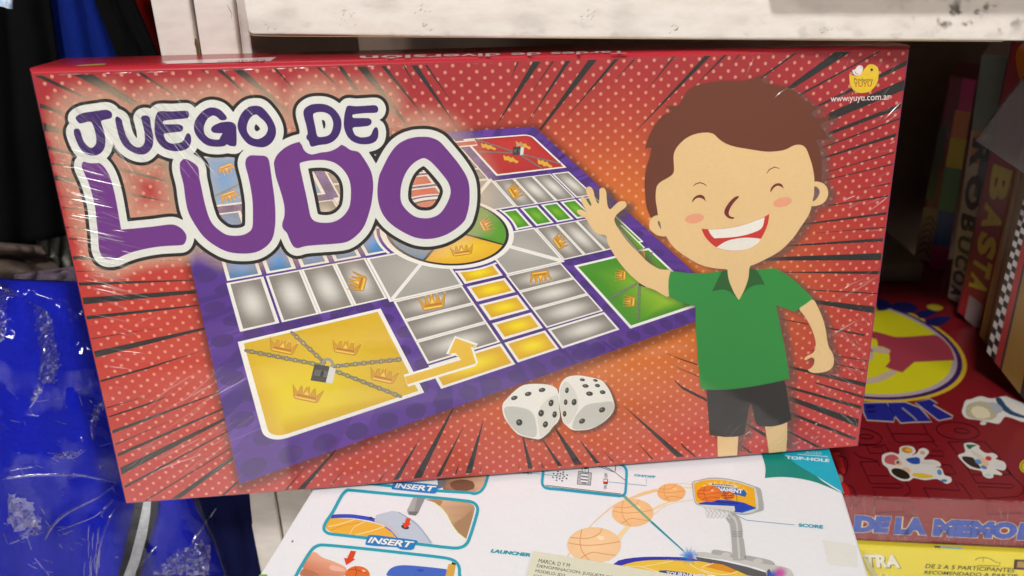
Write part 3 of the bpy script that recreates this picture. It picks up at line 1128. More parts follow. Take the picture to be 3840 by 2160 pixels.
# pale airbrushed glow round the title
gx, gy = np.arange(140, 1960, 14.0), np.arange(250, 1180, 14.0)
GX, GY = np.meshgrid(gx, gy)
ii, jj = np.clip(((GX - xs[0]) / 4).astype(int), 0, len(xs) - 1), np.clip(((GY - ys[0]) / 4).astype(int), 0, len(ys) - 1)
outl = [l[::4] for l in contours(DA, xs, ys, BLK) if len(l) > 60]
DG = dist_field([outl], GX, GY)
al = np.where(GY > 880, .36 * sstep(56, 0, np.maximum(DG, 0)), .36 * sstep(104, 0, np.maximum(DG, 0))) * (DG > -30)
al = np.where((GX > 760) & (GY > 480), al * .75, al)
q_ = HBI @ np.c_[GX.ravel(), GY.ravel(), np.ones(GX.size)].T
um, vm = (q_[0] / q_[2]).reshape(GX.shape), (q_[1] / q_[2]).reshape(GX.shape)
al = np.where((um < 1) | (vm > 222.5), 0, al)
fade_sheet(LU, 'title_glow', gx, gy, (248, 216, 184), al, 14, front, label='pale glow printed round the title')
title = LU.empty('title', ludo)
ink = Ink(LU)
ink.put(*field_fill(DA, xs, ys, BLK), (30, 28, 27), 15)
ink.make('lettering_outline', parent=title, label='black outline round the title lettering')
ink = Ink(LU)
ink.put(*field_fill(DA, xs, ys, WHT), (216, 217, 211), 16)
ink.make('lettering_border', parent=title, label='white border round the title lettering')
for k, l in LL.items():
    ink = Ink(LU)
    ink.loops(l, (106, 48, 128), 17)
    ink.make('letter', parent=title, label='large purple letter %s of LUDO' % k[0])
ink = Ink(LU)
ink.put(*field_fill(DJ, xs, ys, WHT), (216, 217, 211), 18)
ink.make('lettering_border', parent=title, label='white border round JUEGO DE')
for k, l in JL.items():
    ink = Ink(LU)
    ink.loops(l, (58, 28, 98), 19)
    ink.make('letter', parent=title, label='small dark purple letter %s of JUEGO DE' % k[0])

# ------------------------------------------------------------------ the printed boy
SKIN = (224, 190, 138)
HAIR = T('E5', [(905,315),(905,315),(960,318),(1025,308),(1060,240),(1110,180),(1180,140),(1300,112),(1430,100),(1560,102),(1650,85),(1732,45),(1732,45),(1740,108),(1740,108),(1790,130),(1880,140),(1990,170),(2080,235),(2140,290),(2230,330),(2230,330),(2190,355),(2165,375),(2165,375),(2180,400),(2240,425),(2300,400),(2328,400),(2320,430),(2275,455),(2250,490),(2290,540),(2315,600),(2315,600),(2260,605),(2205,610),(2205,610),(2235,670),(2255,770),(2258,880),(2255,975),(2255,975),(2225,975),(2195,970),(2195,970),(2000,900),(1500,900),(900,1000),(830,1150),(845,1220),(870,1290),(870,1290),(830,1280),(795,1300),(795,1300),(750,1200),(735,1080),(730,960),(745,850),(775,750),(788,690),(770,672),(735,688),(735,688),(755,610),(790,530),(840,450),(900,390),(970,370),(970,370),(945,345)])
FACE = T('E5', [(828,1150),(825,1080),(835,1010),(870,970),(940,930),(980,890),(982,820),(980,740),(1010,670),(1080,600),(1160,560),(1250,545),(1320,555),(1370,600),(1430,640),(1520,670),(1640,690),(1780,710),(1880,705),(1950,690),(2020,655),(2080,652),(2120,680),(2150,750),(2180,850),(2195,970),(2185,1100),(2165,1200)]) + \
    T('E6', [(2140,390),(2080,480),(2010,580),(1900,690),(1760,770),(1630,825),(1450,850),(1250,825),(1100,750),(980,660),(910,560),(870,500),(850,430),(838,330)])
NECK = T('E6', [(1440,830),(1445,900),(1465,970),(1500,1050),(1542,1115),(1542,1115),(1580,1050),(1615,960),(1635,880),(1630,810),(1540,780)])
EARL = T('E6', [(800,400),(840,385),(875,415),(900,470),(920,560),(850,560),(800,530),(770,490),(775,430)])
EARR = T('E6', [(2185,100),(2260,105),(2305,150),(2310,220),(2270,280),(2200,305),(2160,295),(2150,200)])
EARH = T('E6', [(2195,135),(2230,155),(2240,190),(2215,240),(2180,265),(2192,200)])
SHIRT = T('E6', [(955,870),(955,870),(1000,872),(1130,885),(1260,882),(1400,868),(1450,852),(1640,850),(1700,855),(1780,845),(1860,845),(1930,885),(2000,930),(2080,1000),(2150,1070),(2178,1105),(2178,1105),(2120,1150),(2065,1185),(2030,1218),(2030,1218),(1980,1200),(1920,1180),(1862,1160),(1862,1160)]) + \
    T('F7', [(1385,200),(1415,350),(1450,520),(1480,680),(1505,855),(1505,855),(1400,885),(1200,925),(1000,955),(850,970),(700,970),(612,962),(612,962),(600,850),(585,700),(570,500),(562,350),(560,130),(560,130)]) + \
    T('E6', [(1100,1150),(1030,1130),(980,1100),(940,1085),(940,1085),(935,1000),(940,920)])
ARM_UP = T('E6', [(960,872),(860,850),(760,790),(680,710),(600,630),(530,540),(490,480),(470,430),(480,390),(520,350),(570,310),(570,275),(545,262),(505,270),(470,300),(440,330),(425,330),(410,300),(402,230),(400,190),(385,155),(360,148),(340,165),(340,220),(335,280),(320,275),(300,230),(290,180),(270,145),(245,138),(225,155),(228,190),(250,240),(270,290),(265,305),(240,275),(215,235),(190,225),(178,245),(190,280),(215,320),(235,350),(225,355),(180,335),(150,340),(147,360),(175,385),(220,410),(250,460),(285,510),(330,545),(395,560),(410,620),(440,680),(490,760),(560,850),(640,930),(720,990),(820,1030),(950,1085)])
ARM_DN = T('F7', [(1605,145),(1730,62),(1780,120),(1830,230),(1865,350),(1885,480),(1900,540),(1935,600),(1950,650),(1945,720),(1915,765),(1860,790),(1780,802),(1720,795),(1690,768),(1725,750),(1750,710),(1755,665),(1730,645),(1700,655),(1670,672),(1652,660),(1680,630),(1740,600),(1765,550),(1765,480),(1740,390),(1700,300),(1650,220)])
SHORTS = T('F7', [(668,960),(668,960),(850,965),(1100,935),(1300,900),(1455,875),(1455,875),(1480,1000),(1500,1130),(1525,1270),(1525,1270),(1450,1310),(1350,1338),(1250,1340),(1190,1335),(1160,1290),(1140,1190),(1115,1105),(1115,1105),(1095,1160),(1075,1280),(1050,1415),(1050,1415),(980,1440),(850,1445),(700,1425),(700,1425),(690,1250),(678,1100)])
LEGL = T('r9', [(262, 390), (420, 390), (411, 538), (265, 549)])
LEGR = T('r9', [(620, 310), (790, 285), (788, 400), (781, 508), (651, 521), (640, 440)])
boy_shapes = [[smooth(s, 2)] for s in (HAIR, FACE, SHIRT, ARM_UP, ARM_DN, SHORTS, EARL, EARR, NECK)] + [[LEGL], [LEGR]]
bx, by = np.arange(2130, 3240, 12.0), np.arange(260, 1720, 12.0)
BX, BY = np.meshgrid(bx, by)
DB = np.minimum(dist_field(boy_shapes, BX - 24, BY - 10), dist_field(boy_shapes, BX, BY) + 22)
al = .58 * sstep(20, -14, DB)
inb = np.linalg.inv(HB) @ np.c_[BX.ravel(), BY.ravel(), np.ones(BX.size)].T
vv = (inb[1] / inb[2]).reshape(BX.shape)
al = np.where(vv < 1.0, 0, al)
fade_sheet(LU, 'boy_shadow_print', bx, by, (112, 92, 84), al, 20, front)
boy = LU.empty('boy_illustration', ludo)


def bpart(name, pts, col, lay, k=3, label=None, holes=None):
    ink = Ink(LU)
    ink.loops([smooth(pts, k) if k else pts] + (holes or []), col, lay)
    return ink.make(name, parent=boy, label=label)


bpart('arm', ARM_UP, SKIN, 21, label='raised waving arm of the printed boy')
bpart('arm', ARM_DN, SKIN, 21, label='lowered arm of the printed boy')
bpart('leg', LEGL, SKIN, 21, 0)
bpart('leg', LEGR, SKIN, 21, 0)
bpart('shorts', SHORTS, (50, 46, 45), 21.5)
bpart('hair', HAIR, (104, 54, 36), 21.5)
bpart('ear', EARL, SKIN, 22)
ink = Ink(LU)
ink.loops([smooth(EARR, 3)], SKIN, 22).loops([smooth(EARH, 3)], (112, 88, 86), 22.6)
ink.make('ear', parent=boy)
bpart('face', FACE, SKIN, 22.3)
ink = Ink(LU)


def shirt_col(px):
    x, y = px[:, 0], px[:, 1]
    c = np.tile(lin((44, 138, 62)), (len(px), 1))
    w = (np.exp(-((x - 2850) / 130) ** 2 - ((y - 1080) / 110) ** 2) * .35)[:, None]
    return c * (1 - w) + lin((120, 130, 60)) * w


ink.loops([smooth(SHIRT, 3)], (46, 138, 62), 23)
ink.make('shirt', parent=boy)
bpart('neck', NECK, SKIN, 23.5)
bpart('collar', T('E6', [(1395,868),(1395,868),(1445,852),(1445,852),(1448,900),(1465,970),(1500,1050),(1515,1090),(1480,1055),(1430,1030),(1400,1025),(1360,1032),(1310,1042),(1310,1042),(1350,960)]), (40, 92, 44), 24, 2)
bpart('collar', T('E6', [(1632,840),(1632,840),(1690,855),(1700,860),(1730,910),(1768,982),(1768,982),(1700,985),(1640,1005),(1600,1040),(1562,1085),(1600,1010),(1625,930)]), (40, 92, 44), 24, 2)
ink = Ink(LU)
ink.poly(T('E6', [(850,430),(865,450),(872,505),(855,480),(842,450)]), (120, 104, 84), 23, 2)
DR = (112, 36, 36)
ink.stroke(T('E6', [(1148,135),(1170,115),(1205,103),(1240,113),(1265,133)]), [2, 3.5, 4, 3.5, 2], DR, 23)
ink.make('eyebrow', parent=boy)
ink = Ink(LU)
ink.stroke(T('E5', [(1783,898),(1805,865),(1850,843),(1893,855)]), [2, 3.5, 4, 2], DR, 23)
ink.make('eyebrow', parent=boy)
bpart('closed_eye', T('E6', [(1138,275),(1150,240),(1180,215),(1215,208),(1245,225),(1258,270),(1258,270),(1240,248),(1205,234),(1170,242)]), DR, 23, 3)
bpart('closed_eye', T('E6', [(1815,188),(1820,150),(1850,118),(1885,108),(1915,120),(1930,155),(1930,155),(1905,137),(1875,130),(1842,150)]), DR, 23, 3)
bpart('nose', T('E6', [(1520,222),(1545,225),(1500,275),(1465,330),(1455,370),(1470,395),(1502,403),(1495,415),(1460,412),(1425,385),(1417,350),(1440,300),(1480,250)]), DR, 23, 3)
ink = Ink(LU)
ink.poly(T('E6', [(1220,500),(1220,500),(1280,505),(1400,500),(1540,478),(1660,440),(1760,400),(1805,372),(1805,372),(1795,450),(1765,530),(1735,585),(1700,630),(1620,675),(1520,692),(1420,685),(1350,662),(1290,615),(1245,560)]), (196, 52, 46), 23, 3)
ink.poly(T('E6', [(1278,507),(1278,507),(1400,502),(1540,480),(1660,442),(1765,402),(1765,402),(1755,460),(1735,500),(1690,525),(1600,555),(1480,575),(1330,583),(1330,583),(1300,550)]), (230, 226, 218), 23.5, 3)
ink.poly(T('E6', [(1350,662),(1350,662),(1420,615),(1500,590),(1600,578),(1690,582),(1735,590),(1735,590),(1700,630),(1620,675),(1520,690),(1420,683)]), (226, 222, 214), 23.5, 3)
ink.make('laughing_mouth', parent=boy)
for (x, y, r) in ((1160, 413, -8), (1920, 272, -14)):
    ink = Ink(LU)
    ink.ellipse(*C_('E6', x, y), 36, 18, (224, 158, 124), 23, rot=r, n=28)
    ink.make('cheek', parent=boy)

# ------------------------------------------------------------------ printed dice
def pips(parent, lst, tg='r8'):
    for (x, y, rx, ry, r) in lst:
        ink = Ink(LU)
        cx, cy = C_(tg, x, y)
        ink.ellipse(cx, cy, rx / 2.0125, ry / 2.0125, (50, 50, 46), 23, rot=r, n=18)
        ink.ellipse(cx - rx * .1, cy - ry * .08, rx / 2.0125 * .35, ry / 2.0125 * .3, (128, 126, 118), 23.4, rot=r, n=10)
        ink.make('pip', parent=parent)


DW, DS, DM = (232, 230, 222), (196, 196, 188), (216, 214, 206)
d2o = T('r8', [(1655,0),(1700,-50),(1775,-65),(1860,-55),(1960,-30),(2000,10),(2035,70),(2060,150),(2055,200),(2020,250),(1960,300),(1880,340),(1800,350),(1740,345),(1700,315),(1670,280),(1650,180),(1640,80)])
d1o = T('r8', [(1215,160),(1250,110),(1310,50),(1370,10),(1450,-2),(1560,5),(1620,30),(1640,80),(1645,180),(1648,250),(1630,290),(1600,320),(1560,370),(1500,415),(1450,412),(1370,395),(1320,370),(1260,300),(1225,240)])
sx, sy = np.arange(1860, 2340, 8.0), np.arange(1390, 1680, 8.0)
SX, SY = np.meshgrid(sx, sy)
DD = dist_field([[smooth(d1o, 2)], [smooth(d2o, 2)]], SX - 12, SY - 9)
fade_sheet(LU, 'dice_shadow_print', sx, sy, (120, 74, 58), .75 * sstep(6, -6, DD), 20, front)
dice2 = Ink(LU)
dice2.poly(d2o, DW, 21, 3)
dice2.poly(T('r8', [(1650,60),(1668,5),(1700,-20),(1750,30),(1785,110),(1780,200),(1730,290),(1690,300),(1655,200)]), DM, 21.5, 3)
dice2.poly(T('r8', [(1790,215),(1850,158),(1950,140),(2045,135),(2052,200),(1960,296),(1880,335),(1800,345),(1745,335),(1755,270)]), DS, 21.5, 3)
dice2 = dice2.make('dice_illustration', parent=ludo, label='right printed die behind the other')
pips(dice2, [(1703,48,14,22,10),(1843,15,24,14,5),(1933,12,20,13,10),(1873,73,26,17,5),(1972,62,22,15,10),(1819,-32,20,11,8),(1918,-27,18,10,10),(1693,137,14,22,0),(1757,137,19,25,15),(1685,225,14,22,0),(1968,195,25,19,-30),(1817,280,25,18,-30)])
dice1 = Ink(LU)
dice1.poly(d1o, DW, 22, 3)
dice1.poly(T('r8', [(1228,185),(1300,170),(1400,190),(1450,230),(1470,300),(1470,395),(1400,395),(1330,365),(1260,290)]), DS, 22.5, 3)
dice1.poly(T('r8', [(1480,250),(1500,180),(1560,110),(1620,85),(1638,100),(1640,245),(1600,315),(1540,378),(1500,398),(1490,330)]), DM, 22.5, 3)
dice1 = dice1.make('dice_illustration', parent=ludo, label='left printed die with three pips on top')
pips(dice1, [(1305,105,26,16,-18),(1410,75,26,16,-15),(1515,45,26,16,-10),(1343,290,24,25,20),(1583,143,19,26,15),(1508,220,21,26,15),(1610,230,17,25,10),(1540,305,19,25,20)])

# ------------------------------------------------------------------ maker's mark
ink = Ink(LU)
ink.poly(T('r3', [(1258,558),(1258,558),(1275,566),(1330,572),(1365,530),(1400,490),(1440,487),(1475,515),(1478,580),(1460,640),(1410,690),(1340,702),(1290,680),(1262,630)]), (224, 188, 44), 20, 3)
ink.poly(T('r3', [(1280,530),(1300,525),(1318,500),(1345,494),(1362,512),(1352,548),(1330,570),(1295,565)]), (226, 216, 216), 21, 3)
ink.ellipse(*C_('r3', 1427, 527), 5, 5.5, (24, 22, 24), 21.5, n=12)
ink.ellipse(*C_('r3', 1347, 510), 1.8, 1.8, (40, 40, 44), 21.5, n=8)
ink.stroke(T('r3', [(1300, 540), (1308, 556), (1325, 560)]), 2.2, (60, 50, 54), 21.5)
ink.stroke(T('r3', [(1285, 700), (1280, 715)]), 1.5, (224, 180, 160), 20)
ink.stroke(T('r3', [(1405, 695), (1422, 710)]), 1.5, (224, 180, 160), 20)
ink.text('Productos', T('r3', [(1293, 588), (1436, 588), (1436, 613), (1293, 613)]), (92, 84, 40), 21.5, bold=.01)
ink.text('YUYU', T('r3', [(1290, 616), (1428, 612), (1426, 653), (1292, 657)]), (172, 82, 34), 21.7, bold=.01)
logo = ink.make('maker_logo', parent=ludo, label='yellow bird logo with Productos YUYU')
ink = Ink(LU)
ink.text('www.yuyu.com.ar', T('r3', [(1116, 736), (1568, 718), (1568, 768), (1116, 784)]), (232, 214, 212), 21, bold=.004)
ink.make('web_address', parent=ludo)

# ------------------------------------------------------------------ top side print (read from behind), price label
a3 = np.array([V[12][0], V[12][1] + .0008, V[12][2]])
a4 = np.array([V[16][0], V[16][1] + TOPR, V[16][2]])
b3 = np.array([V[13][0], V[13][1] + .0008, V[13][2]])
tow = lambda p: LU.o + LU.ex * p[0] + LU.ey * p[1] + LU.n * p[2]
A3, A4, B3 = tow(a3), tow(a4), tow(b3)
TP = Panel(A3, A3 - B3, np.cross(A4 - A3, A3 - B3), 1e-4)
if TP.n @ LU.ey < 0:
    TP.n, TP.ey = -TP.n, -TP.ey
te = bpy.data.objects.new('top_side_print', None)
COL.objects.link(te)
te.parent = ludo
te.matrix_local = LU.matrix().inverted() @ TP.matrix()


def on_top(name, fn, label=None):
    ink = Ink(TP)
    fn(ink)
    return ink.make(name, M_GLOSSP, te, label)


on_top('top_lettering', lambda k: k.text('Tardes de diversi\u00f3n', [C_('r2', 2150, 402), C_('r2', 140, 448), C_('r2', 140, 421), C_('r2', 2150, 382)], (226, 196, 194), 2, bold=.02), 'upside-down lettering on the upper side of the box')
on_top('contents_label', lambda k: (k.loops([T('r1', [(1225, 466), (1300, 457), (2085, 430), (2040, 462), (1640, 472), (1260, 482)])], (222, 196, 196), 2),
                                    k.text('CONTENIDO', [C_('r1', 2000, 463), C_('r1', 1640, 470), C_('r1', 1640, 458), C_('r1', 2000, 449)], (120, 80, 84), 3)))
on_top('yellow_print', lambda k: (k.poly(T('r1', [(570, 496), (640, 487), (800, 480), (790, 489), (700, 495), (620, 499)]), (190, 168, 56), 2, 3)))
# ------------------------------------------------------------------ shrink wrap over the board game box
M_WRAP = film_mat('clear_shrink_film', rough=.10, haze=.012, bump=.10, scale=35, stretch=(1, 1.6, 1), dist=.001, gain=1.0)
M_CREASE = film_mat('creased_film', rough=.24, haze=.03, bump=.05, scale=400, gain=2.0)


def creases(panel, name, lines, parent, mat=None, label=None, h=.0009, seg=5):
    """small sharp folds of film with flat flanks: lines = (x0, y0, x1, y1, width_px, flank slope, bend_px)"""
    V, F = [], []
    base = 0
    for (x0, y0, x1, y1, w, sl, bend) in lines:
        t = np.linspace(0, 1, seg + 1)
        dx, dy = x1 - x0, y1 - y0
        L_ = math.hypot(dx, dy) + 1e-6
        nx, ny = -dy / L_, dx / L_
        wob = bend * np.sin(math.pi * t)
        cx, cy = x0 + dx * t + nx * wob, y0 + dy * t + ny * wob
        prof = np.sin(math.pi * np.clip(t, .02, .98)) ** .5
        hh = w * .5 * MPP * math.tan(sl)
        for q, z in ((-1, 0), (0, 1), (1, 0)):
            px = np.c_[cx + nx * q * w * .5 * prof, cy + ny * q * w * .5 * prof]
            V.append(panel.local(px, h + z * hh * prof))
        n = seg + 1
        for r in range(2):
            for i in range(seg):
                F.append((base + r * n + i, base + r * n + i + 1, base + (r + 1) * n + i + 1, base + (r + 1) * n + i))
        base += 3 * n
    o = mesh_from(name, np.concatenate(V), F, None, mat or M_CREASE, parent, shade=False)
    return tag(o, label, kind='stuff')


MPP = 1.35e-4      # metres of lid under one pixel of the photograph


def inlid(x, y):
    q = HBI @ np.array([x, y, 1.0])
    return q[0] / q[2], q[1] / q[2]


# smooth film over the lid
gu, gv = np.meshgrid(np.linspace(-.4, 420.4, 141), np.linspace(-.4, 224.3, 76))
Pm = apply_h(HB, np.c_[gu.ravel(), gv.ravel()])
hgt = .0007 + .0006 * vnoise(gu.ravel(), gv.ravel(), 60, 11) + .0004 * vnoise(gu.ravel(), gv.ravel() * 3, 25, 12)
Lc = LU.local(Pm, hgt)
Fw = [(j * 141 + i, j * 141 + i + 1, (j + 1) * 141 + i + 1, (j + 1) * 141 + i) for j in range(75) for i in range(140)]
wrap = mesh_from('shrink_wrap', Lc, Fw, None, M_WRAP, ludo, shade=True)
wrap['label'] = 'clear shrink film pulled over the lid'
rr = random.Random(21)
CR = []


def fan(n, u0, u1, v0, v1, ang, spread, l0, l1, w0, w1, hh=.00035):
    """folds scattered over a patch of the lid, in lid millimetres; ang in degrees, up is +v"""
    for _ in range(n):
        u, v = rr.uniform(u0, u1), rr.uniform(v0, v1)
        a = math.radians(rr.gauss(ang, spread))
        L_ = rr.uniform(l0, l1)
        p, q = apply_h(HB, [(u, v), (min(max(u + L_ * math.cos(a), 0.5), 419.5), min(max(v + L_ * math.sin(a), .5), 223))])
        CR.append((*p, *q, rr.uniform(w0, w1), math.radians(rr.uniform(14, 38)), rr.uniform(-3, 3)))


fan(60, 2, 60, 196, 222, -48, 7, 12, 36, 2.5, 5.5)
fan(26, 4, 50, 185, 215, -52, 8, 14, 40, 2.5, 5)
fan(12, 45, 95, 205, 222, -58, 8, 6, 20, 2, 4)
fan(80, 1, 12, 118, 192, -20, 6, 6, 20, 3.0, 7, .0005)
fan(26, 4, 26, 100, 165, -20, 9, 5, 18, 2.5, 5)
fan(60, 2, 60, 6, 62, 35, 9, 8, 34, 2.5, 5.5)
fan(14, 2, 30, 60, 110, -8, 16, 4, 14, 2, 4)
fan(44, 392, 418, 60, 200, 22, 10, 6, 20, 2.5, 6)
fan(70, 385, 417, 4, 90, -38, 10, 6, 26, 2.5, 5.5)
fan(20, 330, 400, 1, 26, 40, 14, 4, 14, 2, 5)
fan(22, 330, 412, 196, 222, 55, 12, 4, 14, 2, 5)
fan(20, 60, 330, 214, 222, 95, 8, 2, 6, 1.5, 3)
creases(LU, 'film_crease', CR, wrap)
# bright nicks seen along the upper edge
CR = []
for k in range(46):
    u = rr.choice([rr.uniform(1, 60), rr.uniform(60, 300), rr.uniform(1, 120)])
    p, q = apply_h(HB, [(u, 222.9), (u + rr.uniform(1.5, 5), 223.0)])
    CR.append((*p, *q, rr.uniform(3, 6), math.radians(rr.uniform(20, 36)), 0))
creases(LU, 'edge_glint', CR, wrap, h=.0004)

# ------------------------------------------------------------------ flat white box of the toy below
WN = np.array([-0.01238228, 0.03769729, 0.99921248])
WX = np.array([0.9858451, -0.16663454, 0.01850325])
rear = LO + LX * .21 - LN * dep
WB = Panel(rear - WN * .0004, WX, WN, 3e-5)
wbox = WB.empty('toy_box')
tag(wbox, 'flat white toy box with teal-framed basketball hoop pictures under the red game box', 'toy box')
EDGE = [(1262, 1690), (3094, 1635), (3336, 2410), (813, 2410)]
wpts = WB.local(EDGE)[:, :2]


def prism_local(name, P, h0, h1, mat, parent, bevel=.0, col=None, label=None):
    n = len(P)
    V = np.r_[np.c_[P, np.full(n, h0)], np.c_[P, np.full(n, h1)]]
    F = [tuple(range(n))[::-1], tuple(range(n, 2 * n))] + [(i, (i + 1) % n, (i + 1) % n + n, i + n) for i in range(n)]
    C = np.tile(lin(col), (2 * n, 1)) if col is not None else None
    o = mesh_from(name, V, F, C, mat, parent)
    if bevel:
        b = o.modifiers.new('soft_edges', 'BEVEL')
        b.width = bevel
        b.segments = 3
    tag(o, label)
    return o


prism_local('box_body', wpts, -.048, -.0001, M_CARD, wbox, bevel=.0012, col=(238, 241, 247))
TEAL = (38, 168, 190)
WH = (236, 236, 234)


def winks(name, fn, parent=None, label=None, mat=None):
    ink = Ink(WB)
    fn(ink)
    return ink.make(name, mat or M_CARD, parent or wbox, label)


F1 = T('g9', [(900, 335), (1300, 362), (1640, 395), (2190, 452), (2576, 474)]) + T('g10', [(60, 455), (130, 430), (180, 370), (215, 270), (245, 160)])
F2 = T('r8', [(60,800),(400,832),(700,857),(940,882),(1000,897),(1028,935),(1022,985),(960,1180),(920,1225),(850,1238),(560,1205),(0,1140)]) + T('g9', [(880, 968), (825, 930), (822, 880), (850, 820), (925, 710), (1030, 515), (1090, 450)])
F3 = T('g9', [(480,1480),(560,1335),(660,1180),(720,1125),(800,1105),(1300,1150),(1800,1205),(2280,1262),(2400,1300),(2450,1370),(2455,1449),(2440,1700),(400,1650)])
F4 = T('g10', [(905, 110), (885, 250), (882, 340), (930, 388), (1100, 405), (1500, 450), (1820, 482), (1875, 460), (1888, 400), (1897, 250), (1895, 170), (1860, 118), (1780, 92), (1500, 60)])
SKN = (214, 158, 120)


def shade(c1, c2, p, q):
    """photographic print: colour runs from c1 at p to c2 at q"""
    p, q = np.array(p, float), np.array(q, float)

    def f(px):
        t = np.clip(((px - p) @ (q - p)) / ((q - p) @ (q - p)), 0, 1)
        n = vnoise(px[:, 0], px[:, 1], 18, 8)
        t = np.clip(t + (n - .5) * .5, 0, 1)[:, None]
        return lin(c1) * (1 - t) + lin(c2) * t
    return f

# upper picture
def pic1(k):
    k.poly(T('r8', [(780,640),(1110,640),(1075,760),(1030,805),(960,825),(850,812),(770,800)]), shade((226, 186, 156), (150, 104, 78), C_('r8', 1060, 700), C_('r8', 830, 800)), 1, 5)
    k.poly(T('r8', [(820,745),(900,720),(990,735),(1000,790),(900,810),(840,790)]), (128, 88, 68), 2, 2)
    k.loops([T('r8', [(722, 690), (800, 690), (780, 775), (732, 792)])], (120, 120, 126), 3)
    k.stroke(F1, 10.5, TEAL, 4, k=3)
winks('picture_frame', pic1, label='upper teal picture frame half hidden by the game box')
def pic2(k):
    k.poly(T('g9', [(890,780),(1000,785),(1150,790),(1300,815),(1450,850),(1560,890),(1650,975),(1690,1010),(1330,1010),(950,962),(860,925),(845,870)]), (242, 184, 66), 1, 2)
    k.stroke(T('g9', [(1135, 985), (1150, 940), (1200, 880), (1320, 825)]), 3, (250, 226, 170), 2, k=3)
    k.stroke(T('g9', [(870, 885), (1000, 860), (1190, 800)]), 3.5, (250, 226, 170), 2)
    k.stroke(T('g9', [(1200, 985), (1400, 935), (1550, 885)]), 4, (250, 222, 160), 2)
    k.stroke(T('g9', [(900, 930), (1050, 870), (1250, 835)]), 3, (232, 156, 50), 2)
    k.stroke(T('g9', [(905, 765), (1000, 757), (1150, 758), (1280, 775), (1400, 797), (1470, 825)]), 14, (62, 80, 196), 3, k=3)
    k.stroke(T('g9', [(1560, 880), (1640, 940), (1710, 1020)]), 8, (80, 100, 210), 3, k=3)
    k.loops([T('g9', [(1450,745),(1640,695),(1700,702),(1820,760),(1920,820),(2000,905),(2135,1085),(2100,1098),(1940,1085),(1720,1030),(1650,940),(1550,870),(1430,815)])], (196, 208, 226), 4)
    k.loops([T('g9', [(1430,800),(1550,840),(1660,900),(1740,1010),(1700,1010),(1620,920),(1530,865),(1430,835)])], (206, 200, 200), 5)
    k.stroke(T('g9', [(1720, 710), (1830, 775), (1940, 860), (2040, 975), (2110, 1080)]), 4, (160, 178, 200), 5, k=3)
    k.ellipse(*C_('g9', 1800, 890), 15, 8, (60, 66, 80), 6, rot=15)
    k.ellipse(*C_('g9', 1385, 778), 6, 4, (40, 46, 110), 6)
    k.poly(T('r8', [(625,868),(625,868),(830,872),(985,905),(1005,950),(942,1168),(942,1168),(880,1120),(835,1060),(800,990),(760,940),(700,895)]), shade((228, 192, 158), (176, 138, 104), C_('r8', 700, 880), C_('r8', 960, 1100)), 1, 5)
    k.poly(T('r8', [(930,1000),(990,960),(945,1150),(880,1110),(850,1060)]), (172, 138, 106), 2, 3)
    k.poly(T('r8', [(640,872),(760,878),(740,920),(700,893)]), (186, 142, 104), 2, 3)
    k.loops([T('g9', [(1905, 520), (2045, 535), (1965, 700), (1925, 752), (1838, 740), (1822, 690)])], (176, 178, 178), 3)
    k.loops([T('g9', [(1950, 522), (2045, 535), (1965, 700), (1925, 752), (1900, 748)])], (148, 150, 152), 4)
    k.loops([T('g9', [(1838, 700), (1965, 705), (1925, 752), (1850, 742)])], (118, 120, 122), 5)
    k.loops([T('g9', [(1815, 780), (1868, 785), (1852, 845), (1875, 850), (1795, 908), (1765, 838), (1795, 842)])], (230, 74, 46), 7)
    k.stroke(T('r8', [(700, 893), (760, 937), (800, 988), (835, 1060), (880, 1122), (942, 1170)]), 2, (232, 232, 70), 3)
    k.stroke(F2, 11, TEAL, 8, closed=True, k=3)
p2o = winks('picture_frame', pic2, label='middle teal picture frame with a hand inserting the grey pole')
def pic3(k):
    k.poly(T('g9', [(700,1190),(800,1255),(950,1310),(1085,1385),(1060,1480),(700,1480),(570,1390),(610,1280)]), shade((240, 178, 148), (206, 128, 98), C_('g9', 800, 1240), C_('g9', 720, 1440)), 1, 5)
    k.poly(T('g9', [(900,1350),(960,1355),(1060,1395),(1075,1425),(960,1420),(890,1395)]), (240, 190, 168), 2, 3)
    k.poly(T('g9', [(570,1395),(700,1430),(760,1480),(540,1480)]), (190, 120, 90), 2, 3)
    k.ellipse(*C_('g9', 1225, 1470), 46, 34, (232, 110, 46), 3, n=30)
    k.stroke(T('g9', [(1110, 1410), (1200, 1400), (1330, 1450)]), 2, (130, 60, 26), 4, k=3)
    k.stroke(T('g9', [(1190, 1360), (1215, 1420), (1200, 1480)]), 2, (130, 60, 26), 4, k=3)
    k.ellipse(*C_('g9', 1300, 1420), 8, 5, (252, 190, 140), 4)
    k.loops([T('g9', [(1143, 1175), (1208, 1182), (1172, 1272), (1198, 1278), (1088, 1350), (1063, 1262), (1100, 1268)])], (226, 72, 40), 5)
    k.poly(T('g9', [(1585,1480),(1620,1395),(1720,1355),(1850,1352),(2100,1375),(2300,1398),(2300,1398),(2290,1500)]), (70, 108, 206), 1, 3)
    k.ellipse(*C_('g9', 1985, 1412), 13, 5, (50, 84, 180), 2)
    k.loops([T('g9', [(2325, 1335), (2412, 1345), (2385, 1490), (2285, 1490)])], (222, 172, 76), 2)
    k.loops([T('g9', [(2368, 1310), (2412, 1330), (2408, 1348), (2360, 1340)])], (40, 44, 60), 3)
    k.stroke(F3, 11, TEAL, 8, closed=True, k=3)
winks('picture_frame', pic3, label='lower teal picture frame with a finger over an orange ball')
BLU = (34, 132, 204)
